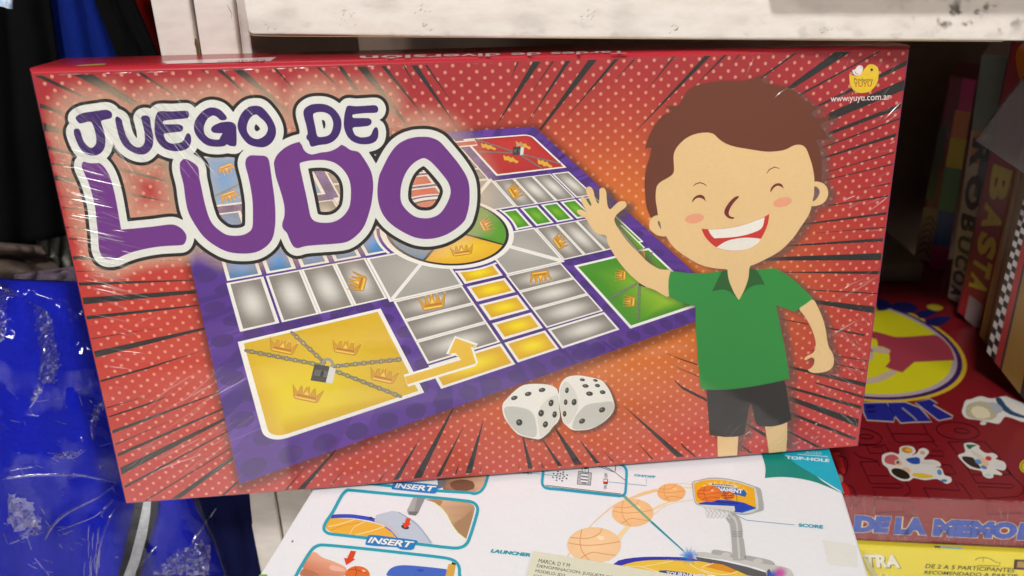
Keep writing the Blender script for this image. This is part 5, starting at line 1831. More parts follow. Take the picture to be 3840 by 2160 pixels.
def outl_(k):
    K = (84, 10, 22)
    for (cx, cy, rx, ry, r) in ((1575, 225, 325, 128, 6), (1635, 225, 115, 36, 8), (150, 310, 285, 115, 10), (190, 310, 110, 30, 5)):
        c = C_('m5', cx, cy)
        a = np.linspace(0, 2 * math.pi, 36, endpoint=False)
        cr, sr = math.cos(math.radians(r)), math.sin(math.radians(r))
        k.stroke([(c[0] + (rx * math.cos(t) * cr - ry * math.sin(t) * sr) / 4.025, c[1] + (rx * math.cos(t) * sr + ry * math.sin(t) * cr) / 4.025) for t in a], 5, K, 2, closed=True)
    for l in ([(100,690),(370,690),(400,760)], [(100,690),(260,1020),(700,1025),(745,1060),(700,1090),(280,1075),(345,1215)], [(225,900),(540,905)], [(790,990),(850,1080),(860,1160),(760,1215)],
              [(1060,1085),(1150,1240)], [(1060,1085),(1610,1128),(1530,1000),(1640,1030),(1800,1260)], [(1140,600),(1375,608),(1340,530),(1180,525),(1270,460),(1180,385)], [(490,110),(640,380),(720,405),(1220,385)],
              [(590,265),(1130,275)], [(1040,110),(1130,270),(1230,385)], [(1430,390),(1550,550),(1700,760),(1860,1010),(2390,1030),(2425,1060),(2385,1088),(1880,1065),(2015,1245)],
              [(1430,390),(1980,385),(2160,570),(2390,890)], [(2290,790),(2560,1060),(2570,1150),(2480,1215),(2010,1245)], [(0,450),(120,440),(480,445),(545,545)], [(0,540),(100,620),(380,680)], [(1310,730),(1460,740),(1550,870),(1380,880)],
              [(1800,885),(2360,885)], [(200,450),(250,560),(450,565),(440,480),(300,470)]):
        k.stroke(T('m5', l), 4.6, K, 2)
    k.stroke(T('r9', [(1170, 540), (1230, 560), (1245, 620), (1225, 690)]), 5, K, 2, k=3)
    k.stroke(T('r9', [(1250, 760), (1290, 790), (1310, 850)]), 5, K, 2, k=3)
    k.poly(T('r9', [(1130, 520), (1180, 520), (1215, 600), (1225, 680), (1180, 640), (1150, 580)]), (196, 40, 44), 1, 2)
    k.poly(T('r9', [(1195, 740), (1240, 770), (1265, 830), (1215, 830)]), (196, 40, 44), 1, 2)
    k.ellipse(*C_('r9', 1188, 715), 11, 16, (150, 140, 128), 2, rot=-10)


minks('outline_lettering', outl_, 'dark outlined letters scattered over the red lid')


def kid(name, white, parts, label):
    def fn(k):
        for i, w in enumerate(white):
            k.poly(w, (222, 218, 212), 10 + i * .2, 3)
        for j, p in enumerate(parts):
            if p[0] == 'e':
                _, x, y, rx, ry, r, c = p
                k.ellipse(*C_('m5', x, y), rx / 4.025, ry / 4.025, c, 11 + j * .2, rot=r, n=20)
            else:
                k.poly(p[1], p[2], 11 + j * .2, 2)
    return minks(name, fn, label)


SKC = (226, 186, 150)
kid('child_sticker', [T('m5', [(430,650),(450,580),(580,548),(690,575),(700,480),(790,450),(900,468),(940,540),(880,600),(960,560),(1000,500),(1080,488),(1142,550),(1060,655),(1200,660),(1300,700),(1318,755),(1230,770),(1330,790),(1375,890),(1470,925),(1478,990),(1400,1022),(1260,950),(1080,968),(910,935),(850,975),(720,975),(570,885),(520,790),(450,730)])],
    [('p', T('m5', [(470,650),(500,600),(590,580),(670,615),(690,680),(640,740),(540,725),(480,700)]), (196, 92, 96)), ('e', 680, 705, 60, 45, 20, SKC), ('e', 672, 700, 24, 24, 0, (70, 84, 110)),
     ('p', T('m5', [(790,650),(940,620),(1000,640),(1005,720),(880,720)]), (44, 78, 168)), ('e', 810, 515, 85, 45, 10, (198, 130, 52)), ('e', 835, 515, 50, 28, 10, (232, 176, 40)),
     ('e', 1045, 555, 40, 28, 10, (206, 160, 140)), ('e', 800, 820, 70, 45, 20, SKC), ('e', 715, 870, 150, 68, 22, (42, 36, 30)), ('p', T('m5', [(880,880),(960,860),(1180,890),(1200,925),(1060,940),(920,910)]), (222, 188, 48)),
     ('p', T('m5', [(1000,680),(1200,690),(1280,730),(1200,735),(1040,720)]), (214, 206, 198)), ('e', 1370, 975, 48, 22, 0, (64, 128, 176)), ('e', 1300, 850, 34, 45, -20, (90, 140, 190))],
    'sticker of two cartoon children playing with a ball on the memory box')
kid('child_sticker', [T('m5', [(1580,600),(1640,565),(1690,540),(1668,430),(1700,408),(1800,405),(1905,455),(1900,490),(2000,560),(2110,560),(2180,610),(2150,650),(2270,690),(2305,760),(2270,822),(2150,800),(2240,865),(2235,895),(2120,880),(2110,925),(2040,942),(1960,900),(1930,830),(1760,790),(1650,690)])],
    [('p', T('m5', [(1698,440),(1750,430),(1865,440),(1800,470),(1750,505)]), (30, 106, 78)), ('p', T('m5', [(1640,610),(1800,625),(1860,700),(1930,795),(1800,770),(1680,690)]), (44, 38, 38)),
     ('e', 1960, 690, 100, 50, 38, SKC), ('e', 1885, 690, 52, 34, 25, (90, 140, 196)), ('e', 1970, 775, 50, 26, 20, (80, 130, 190)), ('e', 2040, 640, 48, 36, 10, (196, 52, 48)), ('e', 2030, 890, 45, 24, 5, (190, 206, 210)),
     ('e', 2190, 750, 70, 34, 20, (214, 214, 216)), ('p', T('m5', [(1780,520),(1880,560),(1990,640),(1900,640),(1800,570)]), (206, 204, 190))],
    'sticker of a cartoon child with blue glasses on the memory box')
kid('child_sticker', [T('r9', [(2108,215),(2118,170),(2135,125),(2175,115),(2250,92),(2330,110),(2430,92),(2480,110),(2600,170),(2600,290),(2440,245),(2390,298),(2320,290),(2220,270),(2140,258)])],
    [('p', T('r9', [(2135,190),(2160,150),(2240,130),(2330,150),(2380,220),(2330,270),(2200,262),(2145,240)]), (186, 178, 150)), ('p', T('r9', [(2175,200),(2220,165),(2300,190),(2320,250),(2220,258)]), (228, 216, 184)),
     ('p', T('r9', [(2360,110),(2400,105),(2440,160),(2500,210),(2580,240),(2580,260),(2470,230),(2400,180)]), (44, 78, 110)), ('p', T('r9', [(2310,140),(2380,150),(2420,200),(2360,220)]), (170, 176, 186))],
    'sticker of a pale-haired cartoon child on the memory box')
minks('white_dot', lambda k: k.ellipse(*C_('m5', 1960, 108), 12, 7, (214, 210, 206), 10))
minks('yellow_smiley', lambda k: (k.ellipse(*C_('m5', 2640, 760), 33, 28, (206, 190, 40), 10, n=30), k.stroke([(C_('m5', 2640, 760)[0] + 26 * math.cos(t), C_('m5', 2640, 760)[1] + 21 * math.sin(t)) for t in np.linspace(0, 6.28, 26)], 2.4, (30, 26, 20), 11)))
# dark blue ovals behind the emblem
minks('blue_ovals', lambda k: [k.poly(T('m3', q), (28, 30, 92), 8, 3) for q in ([(360,1150),(480,1140),(560,1210),(520,1290),(360,1300)], [(540,1250),(660,1180),(850,1190),(980,1270),(900,1340),(700,1330)], [(960,1330),(1150,1290),(1290,1300),(1150,1400),(1000,1420)], [(1080,1449),(1350,1390),(1480,1420),(1300,1540),(1180,1530)])] and k.poly(T('m3', [(1110,1235),(1200,1210),(1320,1235),(1355,1280),(1250,1310),(1140,1280)]), (200, 186, 40), 9, 3))

# front side of the memory box
MS = Panel(MT.o - MT.n * 0 + (-MT.ey) * .0002, MT.ex, -MT.ey, 3e-5)
ms = bpy.data.objects.new('front_side', None)
COL.objects.link(ms)
ms.parent = mem
ms.matrix_local = MT.matrix().inverted() @ MS.matrix()


def sinks(name, fn, label=None, mat=None):
    ink = Ink(MS)
    fn(ink)
    return ink.make(name, mat or M_GLOSSP, ms, label)


def spine(k):
    for s, q in (('DE', [(22,530),(583,552),(520,802),(2,788)]), ('LA', [(642,556),(1108,574),(1108,832),(606,822)]), ('MEMO', [(1222,580),(2505,640),(2450,902),(1186,850)]), ('RIA', [(2520,642),(3500,690),(3450,950),(2455,905)])):
        c = np.mean(q, 0)
        k.text(s, T('m6', q), (40, 72, 164), 6, bold=.085)
        big = [(c[0] + (p[0] - c[0]) * 1.015, c[1] + (p[1] - c[1]) * 1.05) for p in q]
        k.text(s, T('m6', big), (218, 196, 146), 4, bold=.125)
    K = (92, 16, 26)
    for l in ([(-40, 230), (0, 400), (60, 390), (110, 300), (100, 240)], [(330, 270), (305, 470), (360, 500), (780, 480), (800, 560), (880, 560), (905, 440), (860, 330), (330, 290)], [(1145, 290), (1800, 315)], [(2040, 330), (2010, 520), (2560, 500)]):
        k.stroke(T('m6', l), 4.5, K, 3)


sinks('blue_lettering', spine, 'blue lettering DE LA MEMORIA on the front side')
# film over the memory box front, full of small upright folds
M_FILM2 = film_mat('clear_film', rough=.12, haze=.012, bump=.25, scale=240, stretch=(3, .35, 1), dist=.0006, gain=.22)
q = [(2900, 1846), (3990, 1884), (3990, 2062), (2900, 2014)]
Pq = MS.local(np.array(q), .0006)
film = mesh_from('film_cover', Pq, [(0, 1, 2, 3)], None, M_FILM2, ms)
CR = []
rr4 = random.Random(3)
for _ in range(150):
    x = rr4.uniform(3180, 3850)
    yt = 1860 + (x - 3200) * .035
    lowr = rr4.random() < .55
    y0 = yt + (rr4.uniform(125, 150) if lowr else rr4.uniform(12, 130))
    L_ = rr4.uniform(8, 26)
    CR.append((x, y0, x + rr4.uniform(-5, 3), min(y0 + L_, yt + 172), rr4.uniform(2.5, 5), math.radians(rr4.uniform(8, 34)), rr4.uniform(-1.5, 1.5)))
for k in range(40):
    x = rr4.uniform(3160, 3840)
    yt = 1859 + (x - 3200) * .035
    CR.append((x, yt + 1, x + rr4.uniform(6, 22), yt + 1.5, 4, math.radians(30), 0))
CR.append((3190, 1950, 3840, 1988, 2.6, math.radians(24), 0))
creases(MS, 'film_crease', CR, ms, h=.0006)

# ------------------------------------------------------------------ yellow box at the bottom of the stack
YP = Panel(MS.o + MS.n * .003, MS.ex, MS.n, 3e-5)
yb_ = YP.empty('yellow_game_box')
tag(yb_, 'yellow game box at the bottom of the stack reading DE 2 A 5 PARTICIPANTES', 'board game')
q = YP.local(np.array([(2700, 2018), (4300, 2096), (4300, 2600), (2700, 2600)]))[:, :2]
prism_local('box_body', q, -.34, -.0001, M_GLOSSP, yb_, bevel=.001, col=(222, 204, 60))


def ytext(k):
    K = (58, 58, 56)
    k.text('DE 2 A 5 PARTICIPANTES', T('m6', [(1102, 1268), (2442, 1334), (2426, 1396), (1082, 1330)]), K, 5, bold=.008)
    k.text('RECOMENDADO A PARTIR', T('m6', [(1085, 1368), (2500, 1425), (2488, 1482), (1065, 1420)]), K, 5, bold=.008)
    k.text('TRA', [(x + 3, y + 2) for x, y in T('m6', [(150, 1122), (695, 1132), (718, 1330), (172, 1322)])], (120, 112, 60), 4, bold=.06)
    k.text('TRA', T('m6', [(150, 1120), (690, 1130), (712, 1328), (170, 1320)]), (226, 222, 204), 5, bold=.05)
    k.stroke(T('m6', [(1840, 1215), (1880, 1180), (1960, 1170), (2040, 1180), (2110, 1215), (2160, 1245), (2215, 1250), (2205, 1300), (1870, 1290)]), 2.2, (120, 116, 50), 4)
    k.stroke(T('m6', [(1965, 1172), (1960, 1235)]), 2, (120, 116, 50), 4)
    k.loops([T('m6', [(2432, 1200), (2700, 1212), (2690, 1365), (2420, 1348)])], (58, 40, 24), 5)
    k.loops([T('m6', [(2478, 1228), (2700, 1240), (2690, 1330), (2468, 1318)])], (168, 128, 72), 6)
    k.ellipse(*C_('m6', 455, 1440), 15, 14, (228, 214, 120), 4)
    k.ellipse(*C_('m6', 455, 1440), 9, 9, (206, 184, 60), 5)


ink = Ink(YP)
ytext(ink)
ink.make('lettering', M_GLOSSP, yb_, 'black and white lettering on the yellow box')
# thin dark lid seen between the two boxes
o = prism_local('dark_lid', YP.local(np.array([(2700, 1996), (4300, 2076), (4300, 2094), (2700, 2016)]))[:, :2], -.33, -.004, M_GLOSSP, yb_, col=(84, 20, 22))
ink = Ink(YP)
ink.loops([T('m6', [(1312, 1004), (1642, 1018), (1642, 1042), (1318, 1030)])], (70, 150, 196), -30)
ink.loops([T('m6', [(1225, 990), (1310, 996), (1318, 1028), (1230, 1024)])], (20, 16, 14), -30)
ink.make('blue_patch', M_GLOSSP, yb_)
# clear tape curl at the white box corner
ink = WInk(MS)
ink.loops([T('m6', [(160, 1130), (240, 1250), (330, 1360), (380, 1449), (300, 1460), (200, 1300), (140, 1150)])], (190, 184, 140), 200)
tp = ink.make('tape_strip', M_CARD)
tag(tp, 'curled strip of old tape beside the white box corner', 'tape')

# ------------------------------------------------------------------ boxes standing on edge in the compartment


def standing(name, label, quad, cols, extra=None, depth=.09, group=None, dy=0.0):
    """quad: photo points of the narrow front face TL TR BR BL; the foot rests on the memory box"""
    foot = MT.world(np.array([[(quad[2][0] + quad[3][0]) / 2, (quad[2][1] + quad[3][1]) / 2]]))[0]
    y = foot[1] + dy
    fx = foot[0] * y / foot[1]
    P = Panel((fx, y, foot[2]), (y, -fx * 1.05, 0), (-fx * 1.05, -y, 0), 5e-5)
    root = P.empty(name)
    tag(root, label, 'game box', group)
    q = P.local(np.array(quad, float))[:, :2]
    prism_local('box_body', q, -depth, -.0001, M_GLOSSP, root, bevel=.0015, col=cols[0])
    ink = Ink(P)
    H = hom([(0, 0), (1, 0), (1, 1), (0, 1)], quad)
    for (pts, c, lay) in cols[1:]:
        ink.loops([apply_h(H, pts).tolist()], c, lay)
    if ink.n:
        ink.make('printed_front', M_GLOSSP, root)
    if extra:
        ink = Ink(P)
        extra(ink, H)
        ink.make('lettering', M_GLOSSP, root)
    return root


R_ = lambda u0, v0, u1, v1: [(u0, v0), (u1, v0), (u1, v1), (u0, v1)]


def s1(k, H):
    for j in range(6):
        v = .80 + j * .03
        k.stroke(apply_h(H, [(.1, v), (.3, v - .02), (.45, v + .015)]), 5, (60, 60, 72), 4, k=3)


standing('standing_box', 'thin standing box with pink, yellow and blue stripe, leftmost in the dark compartment',
         [(3560, 285), (3662, 300), (3546, 1012), (3424, 985)],
         [(120, 30, 46), (R_(.52, 0, 1, .20), (214, 40, 130), 1), (R_(.45, .20, 1, .36), (226, 130, 40), 1), (R_(.45, .36, 1, .52), (230, 206, 40), 1), (R_(.45, .52, 1, .74), (80, 150, 120), 1),
          (R_(.5, .74, 1, .90), (30, 90, 190), 1), (R_(0, .30, .3, .70), (44, 62, 50), 2), (R_(0, .74, .48, .98), (170, 130, 110), 2), (R_(.5, .9, 1, 1), (180, 40, 110), 2)], s1)


def s2(k, H):
    for s, v0, v1 in (('R', .22, .32), ('O', .34, .48), ('B', .50, .58), ('U', .60, .69), ('C', .70, .78), ('O', .79, .88), ('A', .89, .96)):
        q = apply_h(H, [(.85, v0), (.85, v1), (.12, v1), (.12, v0)]).tolist()
        k.text(s, q, (34, 30, 28), 4, bold=.05)


standing('standing_box', 'pale standing box with black lettering beside the pink striped one',
         [(3682, 205), (3800, 215), (3612, 1150), (3552, 1118)],
         [(190, 176, 166), (R_(0, 0, 1, .20), (120, 130, 124), 1), (R_(.1, .20, .6, .30), (186, 110, 40), 2), (R_(.5, .28, .8, .42), (76, 90, 104), 3)], s2, dy=-.002)


def s3(k, H):
    for s, v0, v1 in (('B', .50, .60), ('A', .615, .70), ('S', .71, .79), ('T', .80, .865), ('A', .87, .94)):
        q = apply_h(H, [(.85, v0), (.85, v1), (.15, v1), (.15, v0)]).tolist()
        k.text(s, q, (206, 186, 50), 4, bold=.05)


standing('standing_box', 'red standing box with yellow letters BASTA running down its side',
         [(3790, 160), (3930, 170), (3690, 1255), (3588, 1170)],
         [(146, 26, 34), (R_(.0, 0, .06, 1), (90, 30, 36), 1), (R_(.3, .90, .8, 1), (150, 130, 130), 2)],
         lambda k, H: [k.text(s, apply_h(H, [(.80, v0), (.80, v1), (.22, v1), (.22, v0)]).tolist(), (206, 186, 50), 4, bold=.05) for s, v0, v1 in (('B', .40, .52), ('A', .54, .63), ('S', .645, .73), ('T', .74, .80), ('A', .81, .87))], dy=-.004)
standing('standing_box', 'tan wooden-looking slim box between the red box and the chequered box',
         [(3910, 170), (3975, 175), (3735, 1330), (3672, 1262)],
         [(176, 130, 80), (R_(.3, 0, .45, 1), (140, 96, 56), 1), (R_(.8, 0, 1, 1), (120, 84, 50), 1)], dy=-.006)
chk = []
for j in range(64):
    for i in range(2):
        if (i + j) % 2 == 0:
            chk.append((R_(.0 + i * .065, j / 64, .065 + i * .065, (j + 1) / 64), (18, 16, 16), 2))
standing('standing_box', 'standing box with black and white chequered border, red frame and blue panel',
         [(3975, 175), (4230, 180), (3990, 1690), (3700, 1318)],
         [(70, 60, 66), (R_(0, 0, .13, 1), (150, 140, 138), 1)] + chk + [(R_(.13, 0, .21, 1), (120, 30, 28), 3), (R_(.21, 0, 1, 1), (38, 22, 24), 3), (R_(.24, .22, .9, .66), (50, 72, 104), 4), (R_(.24, .72, .5, 1), (110, 80, 34), 4), (R_(.34, .44, .42, .5), (130, 30, 30), 5), (R_(.44, .47, .5, .54), (130, 30, 30), 5), (R_(.3, .56, .44, .62), (130, 36, 30), 5), (R_(.58, .70, .9, .96), (176, 118, 36), 4), (R_(.6, .80, .8, .9), (50, 72, 128), 5)], dy=-.008)
# loose clear bag hanging in front of the standing boxes
HP = Panel((0, .50, 0), (1, 0, 0), (0, -1, 0))
gq = HP.world(np.array([(3845, 285), (3762, 390), (3706, 468), (3660, 528), (3706, 558), (3780, 610), (3850, 655), (3980, 700), (3980, 250)], float))
o = mesh_from('plastic_sheet', np.r_[gq, gq + [0, .002, 0]], [tuple(range(9)), tuple(range(17, 8, -1))] + [(i, i + 9, (i + 1) % 9 + 9, (i + 1) % 9) for i in range(9)], None,
              film_mat('cloudy_plastic', rough=.3, haze=.05, bump=.3, scale=14, gain=.5, tint=(.6, .52, .52)), None)
tag(o, 'cloudy plastic sheet hanging in front of the standing boxes at the right', 'plastic sheet')
ink = WInk(Panel((0, .52, 0), (1, 0, 0), (0, -1, 0)))
ink.poly(T('m1', [(2450, 380), (2480, 250), (2576, 170), (2800, 170), (2800, 700), (2540, 720), (2470, 560)]), (190, 104, 30), 0, 3)
o = ink.make('orange_packet')
tag(o, 'orange packet at the far right under the shelf edge', 'packet')
sl = o.modifiers.new('thickness', 'SOLIDIFY')
sl.thickness = .01
# low box at the back of the compartment
ob = MT.world(np.array([(3150, 1010), (3398, 1008)]))
o = box_world('back_box', ob[0][0] - .2, ob[1][0], MT.world(np.array([(3300, 1060)]))[0][1], .89, MZ + .0005, MZ + .02, plain_mat('grey_card', (130, 120, 110), scale=30), bevel=.001)
tag(o, 'low grey box at the back of the compartment behind the memory box', 'game box')

# ------------------------------------------------------------------ garments and bags to the left of the shelf


def drape(name, quad, y0, amp, col, label=None, cat=None, n=(46, 60), folds=5, seed=1, rough=.95, sheen=0, mat=None, vert=True, col2=None, tilt=0.0, fn=None, parent=None, thick=.002):
    """hanging cloth: quad in the photo at depth y0, folds push it towards and away from the camera"""
    H = hom([(0, 0), (1, 0), (1, 1), (0, 1)], quad)
    nu, nv = n
    u, v = np.meshgrid(np.linspace(0, 1, nu + 1), np.linspace(0, 1, nv + 1))
    u, v = u.ravel(), v.ravel()
    px = apply_h(H, np.c_[u, v])
    ph = vnoise(u * 100, v * 40, 50, seed) * 5
    d = amp * (np.sin((u if vert else v) * folds * 2 * math.pi + ph + v * 1.5) * .5 + (vnoise(u * 100, v * 100, 30, seed + 3) - .5) * 1.4)
    if fn is not None: d = d + fn(u, v)
    y = y0 + d + tilt * v
    dr = ray(px)
    W = dr * (y / dr[:, 1])[:, None]
    F = [(j * (nu + 1) + i, j * (nu + 1) + i + 1, (j + 1) * (nu + 1) + i + 1, (j + 1) * (nu + 1) + i) for j in range(nv) for i in range(nu)]
    m = mat or plain_mat(name + '_cloth', col, rough=rough, spec=.12, scale=500, bump=.25, dist=.0005, sheen=sheen, col2=col2, detail=3)
    o = mesh_from(name, W, F, None, m, None, shade=True)
    if thick:
        s = o.modifiers.new('thickness', 'SOLIDIFY')
        s.thickness = thick
        s.offset = -1
    if label: tag(o, label, cat)
    return o


drape('black_jacket', [(-400, -500), (330, -500), (330, 900), (-400, 1010)], .62, .02, (5, 5, 6), 'black jacket hanging at the far left', 'jacket', folds=3, seed=5,
      fn=lambda u, v: 0 * u)
drape('blue_trousers', [(95, -500), (215, -500), (520, 420), (150, 420)], .585, .006, (9, 32, 112), 'dark blue garment hanging between the black ones', 'garment', folds=2.5, seed=8)
drape('black_trousers', [(205, -400), (330, -400), (690, 420), (530, 420)], .56, .004, (6, 5, 6), 'black garment hanging next to the shelf upright', 'garment', folds=1, seed=9)
drape('red_garment', [(380, -500), (640, -500), (690, 420), (440, 420)], .64, .004, (110, 12, 8), 'red garment showing between the black garment and the shelf upright', 'garment', folds=2, seed=12)
drape('black_hem', [(-420, -500), (120, -500), (310, 868), (-300, 985)], .575, .008, (5, 5, 6), 'black cloth with a stitched hem above the white bags', 'garment', folds=4, seed=15)
drape('white_bag', [(146, 800), (330, 780), (330, 1060), (150, 1060)], .60, .022, (150, 150, 142), 'crumpled white plastic bag beside the game box', 'bag', folds=3.5, seed=21, rough=.4, sheen=0)
drape('grey_bag', [(-200, 900), (160, 930), (330, 1130), (-200, 1110)], .57, .02, (84, 72, 66), 'grey crumpled bag at the left edge under the black cloth', 'bag', folds=2, seed=24, rough=.5, sheen=0, vert=False)
drape('lilac_bag', [(60, 1028), (330, 990), (340, 1130), (60, 1130)], .555, .006, (96, 84, 98), 'pale lilac bag edge lying over the blue packed garment', 'bag', folds=2, seed=27, rough=.4, sheen=0)
drape('label_tag', [(-60, -60), (52, -40), (48, 34), (-60, 6)], .50, .002, (150, 190, 236), 'small blue and white tag in the top left corner', 'tag', n=(12, 10), folds=1, seed=30, col2=(226, 220, 214))
o = box_world('back_wall', -1.4, -.20, .95, .97, -1.2, .6, M_DARK)
tag(o, kind='structure')

# blue garment folded in a clear bag
GB = bpy.data.objects.new('packed_blue_garment', None)
COL.objects.link(GB)
GB.location = (-.25, .44, -.6)
bpy.context.view_layer.update()
tag(GB, 'royal blue garment with white stripe folded inside a crinkled clear bag', 'garment')


def bulge(u, v):
    return .05 - .045 * np.sin(np.clip(u, 0, 1) * math.pi) ** .6 * np.sin(np.clip(v * 1.1, 0, 1) * math.pi * .5) ** .5


cl = drape('cloth', [(-360, 1040), (480, 1075), (960, 2420), (-160, 2420)], .400, .013, (12, 26, 168), n=(110, 110), folds=2.2, seed=41, col2=(10, 21, 148), fn=bulge)
keep(cl, GB)
ck = drape('dark_lining', [(640, 1780), (930, 1780), (1010, 2420), (760, 2420)], .432, .004, (10, 16, 60), n=(30, 40), folds=2, seed=44)
keep(ck, GB)


def on_cloth(name, pts, col, off, label=None, mat=None):
    """strip laid over the cloth: photo outline, sampled on the cloth depth"""
    H = hom([(0, 0), (1, 0), (1, 1), (0, 1)], [(-360, 1040), (480, 1075), (960, 2420), (-160, 2420)])
    Hi = np.linalg.inv(H)
    P = np.array(pts, float)
    q = apply_h(Hi, P)
    u, v = q[:, 0], q[:, 1]
    ph = vnoise(u * 100, v * 40, 50, 41) * 5
    d = .013 * (np.sin(u * 2.2 * 2 * math.pi + ph + v * 1.5) * .5 + (vnoise(u * 100, v * 100, 30, 44) - .5) * 1.4) + bulge(u, v)
    y = .400 + d - off
    dr = ray(P)
    return dr * (y / dr[:, 1])[:, None]


def ribbon(name, left, right, col, off):
    l, r = np.array(smooth(left, 6, False)), np.array(smooth(right, 6, False))
    n = min(len(l), len(r))
    l, r = l[:n], r[:n]
    V = np.r_[on_cloth(name, l, col, off), on_cloth(name, r, col, off)]
    F = [(i, i + 1, i + 1 + n, i + n) for i in range(n - 1)]
    o = mesh_from(name, V, F, None, plain_mat(name + '_cloth', col, rough=.7, scale=300, bump=.2))
    return keep(o, GB)


ribbon('dark_trim', T('r7', [(1012, 880), (1000, 1000), (965, 1150), (925, 1320), (890, 1460), (860, 1600)]), T('r7', [(1200, 880), (1180, 1000), (1135, 1150), (1090, 1320), (1060, 1460), (1040, 1600)]), (10, 12, 36), .004)
ribbon('white_stripe', T('r7', [(1085, 880), (1060, 1000), (1025, 1150), (980, 1320), (930, 1460), (900, 1600)]), T('r7', [(1140, 880), (1130, 1000), (1105, 1150), (1060, 1320), (1015, 1460), (990, 1600)]), (190, 194, 200), .006)
M_BAG = film_mat('crinkled_clear_bag', rough=.06, haze=.003, bump=.18, scale=7, dist=.008, gain=.6)
bag = drape('clear_bag', [(-380, 1020), (500, 1060), (975, 2420), (-180, 2420)], .384, .012, (0, 0, 0), n=(150, 150), folds=1.3, seed=61, mat=M_BAG, thick=0, fn=lambda u, v: bulge(u, v) + .005 * (vnoise(u * 100, v * 100, 14, 63) - .5))
keep(bag, GB)
# bright stretched folds of the bag
BP = Panel((0, .372, 0), (1, 0, 0), (0, -1, 0))
M_BFOLD = film_mat('bag_fold_film', rough=.18, haze=.012, bump=.4, scale=300, dist=.0010, gain=3.4)
CR = []
V, F = [], []
rb = random.Random(77)


def fold(tg, pts, w, hh=.002, seg=6):
    P = np.array(smooth(T(tg, pts), seg, False))
    n = len(P)
    tg_ = np.gradient(P, axis=0)
    tg_ /= np.linalg.norm(tg_, axis=1, keepdims=True)
    nr = np.c_[-tg_[:, 1], tg_[:, 0]]
    t = np.linspace(0, 1, n)
    prof = np.clip(np.sin(math.pi * np.clip(t * .92 + .04, 0, 1)), 0, 1) ** .4
    base = sum(len(x) for x in V)
    prs = ((-1, 0), (0, 1), (1, 0))
    hh = w * .5 * MPP * math.tan(math.radians(rb.uniform(22, 52) if hh < .0025 else rb.uniform(34, 50)))
    for q, z in prs:
        off = nr * (q * w * .5 * prof)[:, None]
        Pp = P + off
        W_ = BP.world(Pp, 0.0)
        Y = on_cloth('x', Pp, None, .020)
        dr = ray(Pp)
        y = Y[:, 1] - z * hh * prof
        V.append(dr * (y / dr[:, 1])[:, None])
    for r in range(2):
        for i in range(n - 1):
            F.append((base + r * n + i, base + r * n + i + 1, base + (r + 1) * n + i + 1, base + (r + 1) * n + i))


fold('r7', [(338, 1175), (390, 1080), (480, 990), (600, 920), (740, 850), (880, 752)], 13, .003)
fold('r7', [(765, 975), (800, 930), (855, 872)], 10, .003)
fold('r7', [(430, 1110), (560, 1060), (700, 1005), (760, 965)], 7)
fold('r7', [(865, 940), (830, 1010), (790, 1110), (740, 1280), (725, 1440)], 8)
fold('r7', [(1185, 1225), (1120, 1300), (1040, 1390), (990, 1449)], 8, .003)
fold('r7', [(80, 655), (150, 640), (250, 625)], 7)
fold('r7', [(20, 720), (250, 690), (600, 690), (880, 745)], 10)
fold('r7', [(790, 130), (750, 210), (700, 290), (700, 400)], 16)
fold('r7', [(300, 20), (270, 100), (220, 180)], 14)
fold('r7', [(1630, 935), (1560, 1040), (1480, 1150), (1420, 1260)], 9)
fold('r4', [(250, 850), (330, 900), (360, 990), (330, 1080), (350, 1200), (300, 1360), (330, 1449)], 16)
fold('r4', [(460, 1300), (400, 1340), (330, 1380)], 10)
fold('r4', [(10, 690), (60, 760), (140, 770)], 12)
fold('r4', [(20, 1000), (10, 1090), (40, 1120)], 12)
fold('r7', [(150, 1150), (230, 1090), (260, 1010), (320, 1015)], 14)
fold('r7', [(400, 545), (470, 525), (540, 560), (640, 500)], 8)


def crinkle(tg, poly, cellpx=9, amp=.0030, seed=1):
    """patch of sharply crumpled film: jittered facets"""
    P = np.array(T(tg, poly))
    lo, hi = P.min(0), P.max(0)
    xs_, ys_ = np.arange(lo[0], hi[0], cellpx), np.arange(lo[1], hi[1], cellpx)
    X_, Y_ = np.meshgrid(xs_, ys_)
    rs = np.random.RandomState(seed)
    Xj, Yj = X_ + rs.uniform(-.38, .38, X_.shape) * cellpx, Y_ + rs.uniform(-.38, .38, X_.shape) * cellpx
    D_ = dist_field([[P.tolist()]], Xj, Yj)
    pts = np.c_[Xj.ravel(), Yj.ravel()]
    base = sum(len(v) for v in V)
    W_ = on_cloth('x', pts, None, .022)
    dr = ray(pts)
    env = sstep(0, -25, D_).ravel()
    y = W_[:, 1] - rs.uniform(0, amp, len(pts)) * env
    V.append(dr * (y / dr[:, 1])[:, None])
    ny_, nx_ = X_.shape
    for j in range(ny_ - 1):
        for i in range(nx_ - 1):
            if D_[j, i] < 0 and D_[j + 1, i + 1] < 0:
                a, b, c, d = base + j * nx_ + i, base + j * nx_ + i + 1, base + (j + 1) * nx_ + i + 1, base + (j + 1) * nx_ + i
                if (i + j) % 2:
                    F.extend([(a, b, c), (a, c, d)])
                else:
                    F.extend([(a, b, d), (b, c, d)])


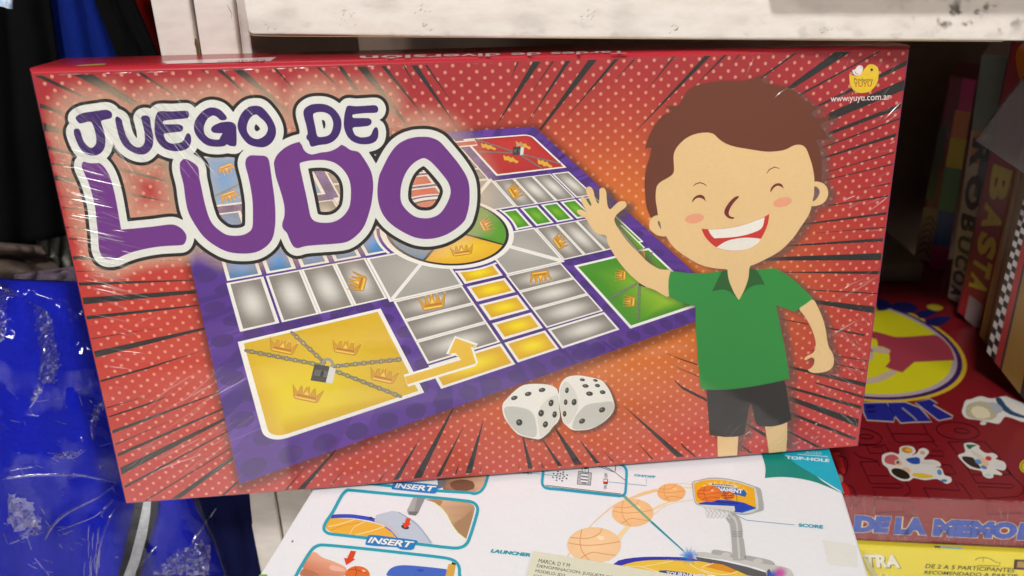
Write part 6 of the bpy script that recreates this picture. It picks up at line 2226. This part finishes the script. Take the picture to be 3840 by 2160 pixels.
crinkle('r4', [(255, 850), (330, 880), (400, 960), (420, 1100), (460, 1250), (430, 1449), (280, 1449), (300, 1200), (250, 1000)], 9, 0.0030, 1)
crinkle('r4', [(-20, 680), (100, 720), (150, 790), (60, 800), (50, 1120), (-20, 1150)], 9, 0.0030, 2)
crinkle('r7', [(700, 160), (790, 110), (795, 200), (740, 300), (720, 420), (680, 410), (690, 260)], 9, 0.0030, 3)
crinkle('r7', [(1330, 1240), (1440, 1220), (1480, 1140), (1530, 1200), (1600, 1190), (1590, 1449), (1100, 1449), (1200, 1370)], 10, 0.0036, 4)
crinkle('r7', [(120, 1170), (230, 1080), (250, 1000), (330, 1010), (290, 1160)], 12, 0.0034, 5)
crinkle('r7', [(380, 540), (480, 500), (650, 490), (560, 560), (450, 570)], 9, 0.0025, 6)
crinkle('r7', [(260, 0), (360, -20), (330, 60), (270, 130), (210, 190), (220, 90)], 9, 0.0029, 7)
crinkle('r7', [(60, 800), (260, 900), (300, 1100), (120, 1120), (30, 1000)], 14, 0.0023, 8)
for _ in range(70):
    x, y = rb.uniform(0, 880), rb.uniform(0, 1440)
    a = rb.uniform(-1.3, .4)
    L_ = rb.uniform(20, 110)
    fold('r7', [(x, y), (x + L_ * .5 * math.cos(a) + rb.uniform(-6, 6), y - L_ * .5 * math.sin(a)), (x + L_ * math.cos(a), y - L_ * math.sin(a))], rb.uniform(3, 7), .001, 3)
for _ in range(16):
    x, y = rb.uniform(640, 760), rb.uniform(1060, 1440)
    fold('r7', [(x, y), (x - 10, y + 60), (x - 8, y + 130)], rb.uniform(3, 7), .001, 3)
o = mesh_from('bag_folds', np.concatenate(V), F, None, M_BFOLD, None, shade=False)
tag(o, kind='stuff')
keep(o, GB)

# ------------------------------------------------------------------ the pale shop floor of the aisle, mirrored faintly in the film
M_FLOOR = plain_mat('pale_floor_tile', (226, 222, 214), rough=.35, spec=.4, scale=3, bump=.02, col2=(212, 206, 198))
o = box_world('floor', -3.0, 1.25, -3.6, .30, -1.32, -1.30, M_FLOOR, bevel=0)
tag(o, kind='structure')
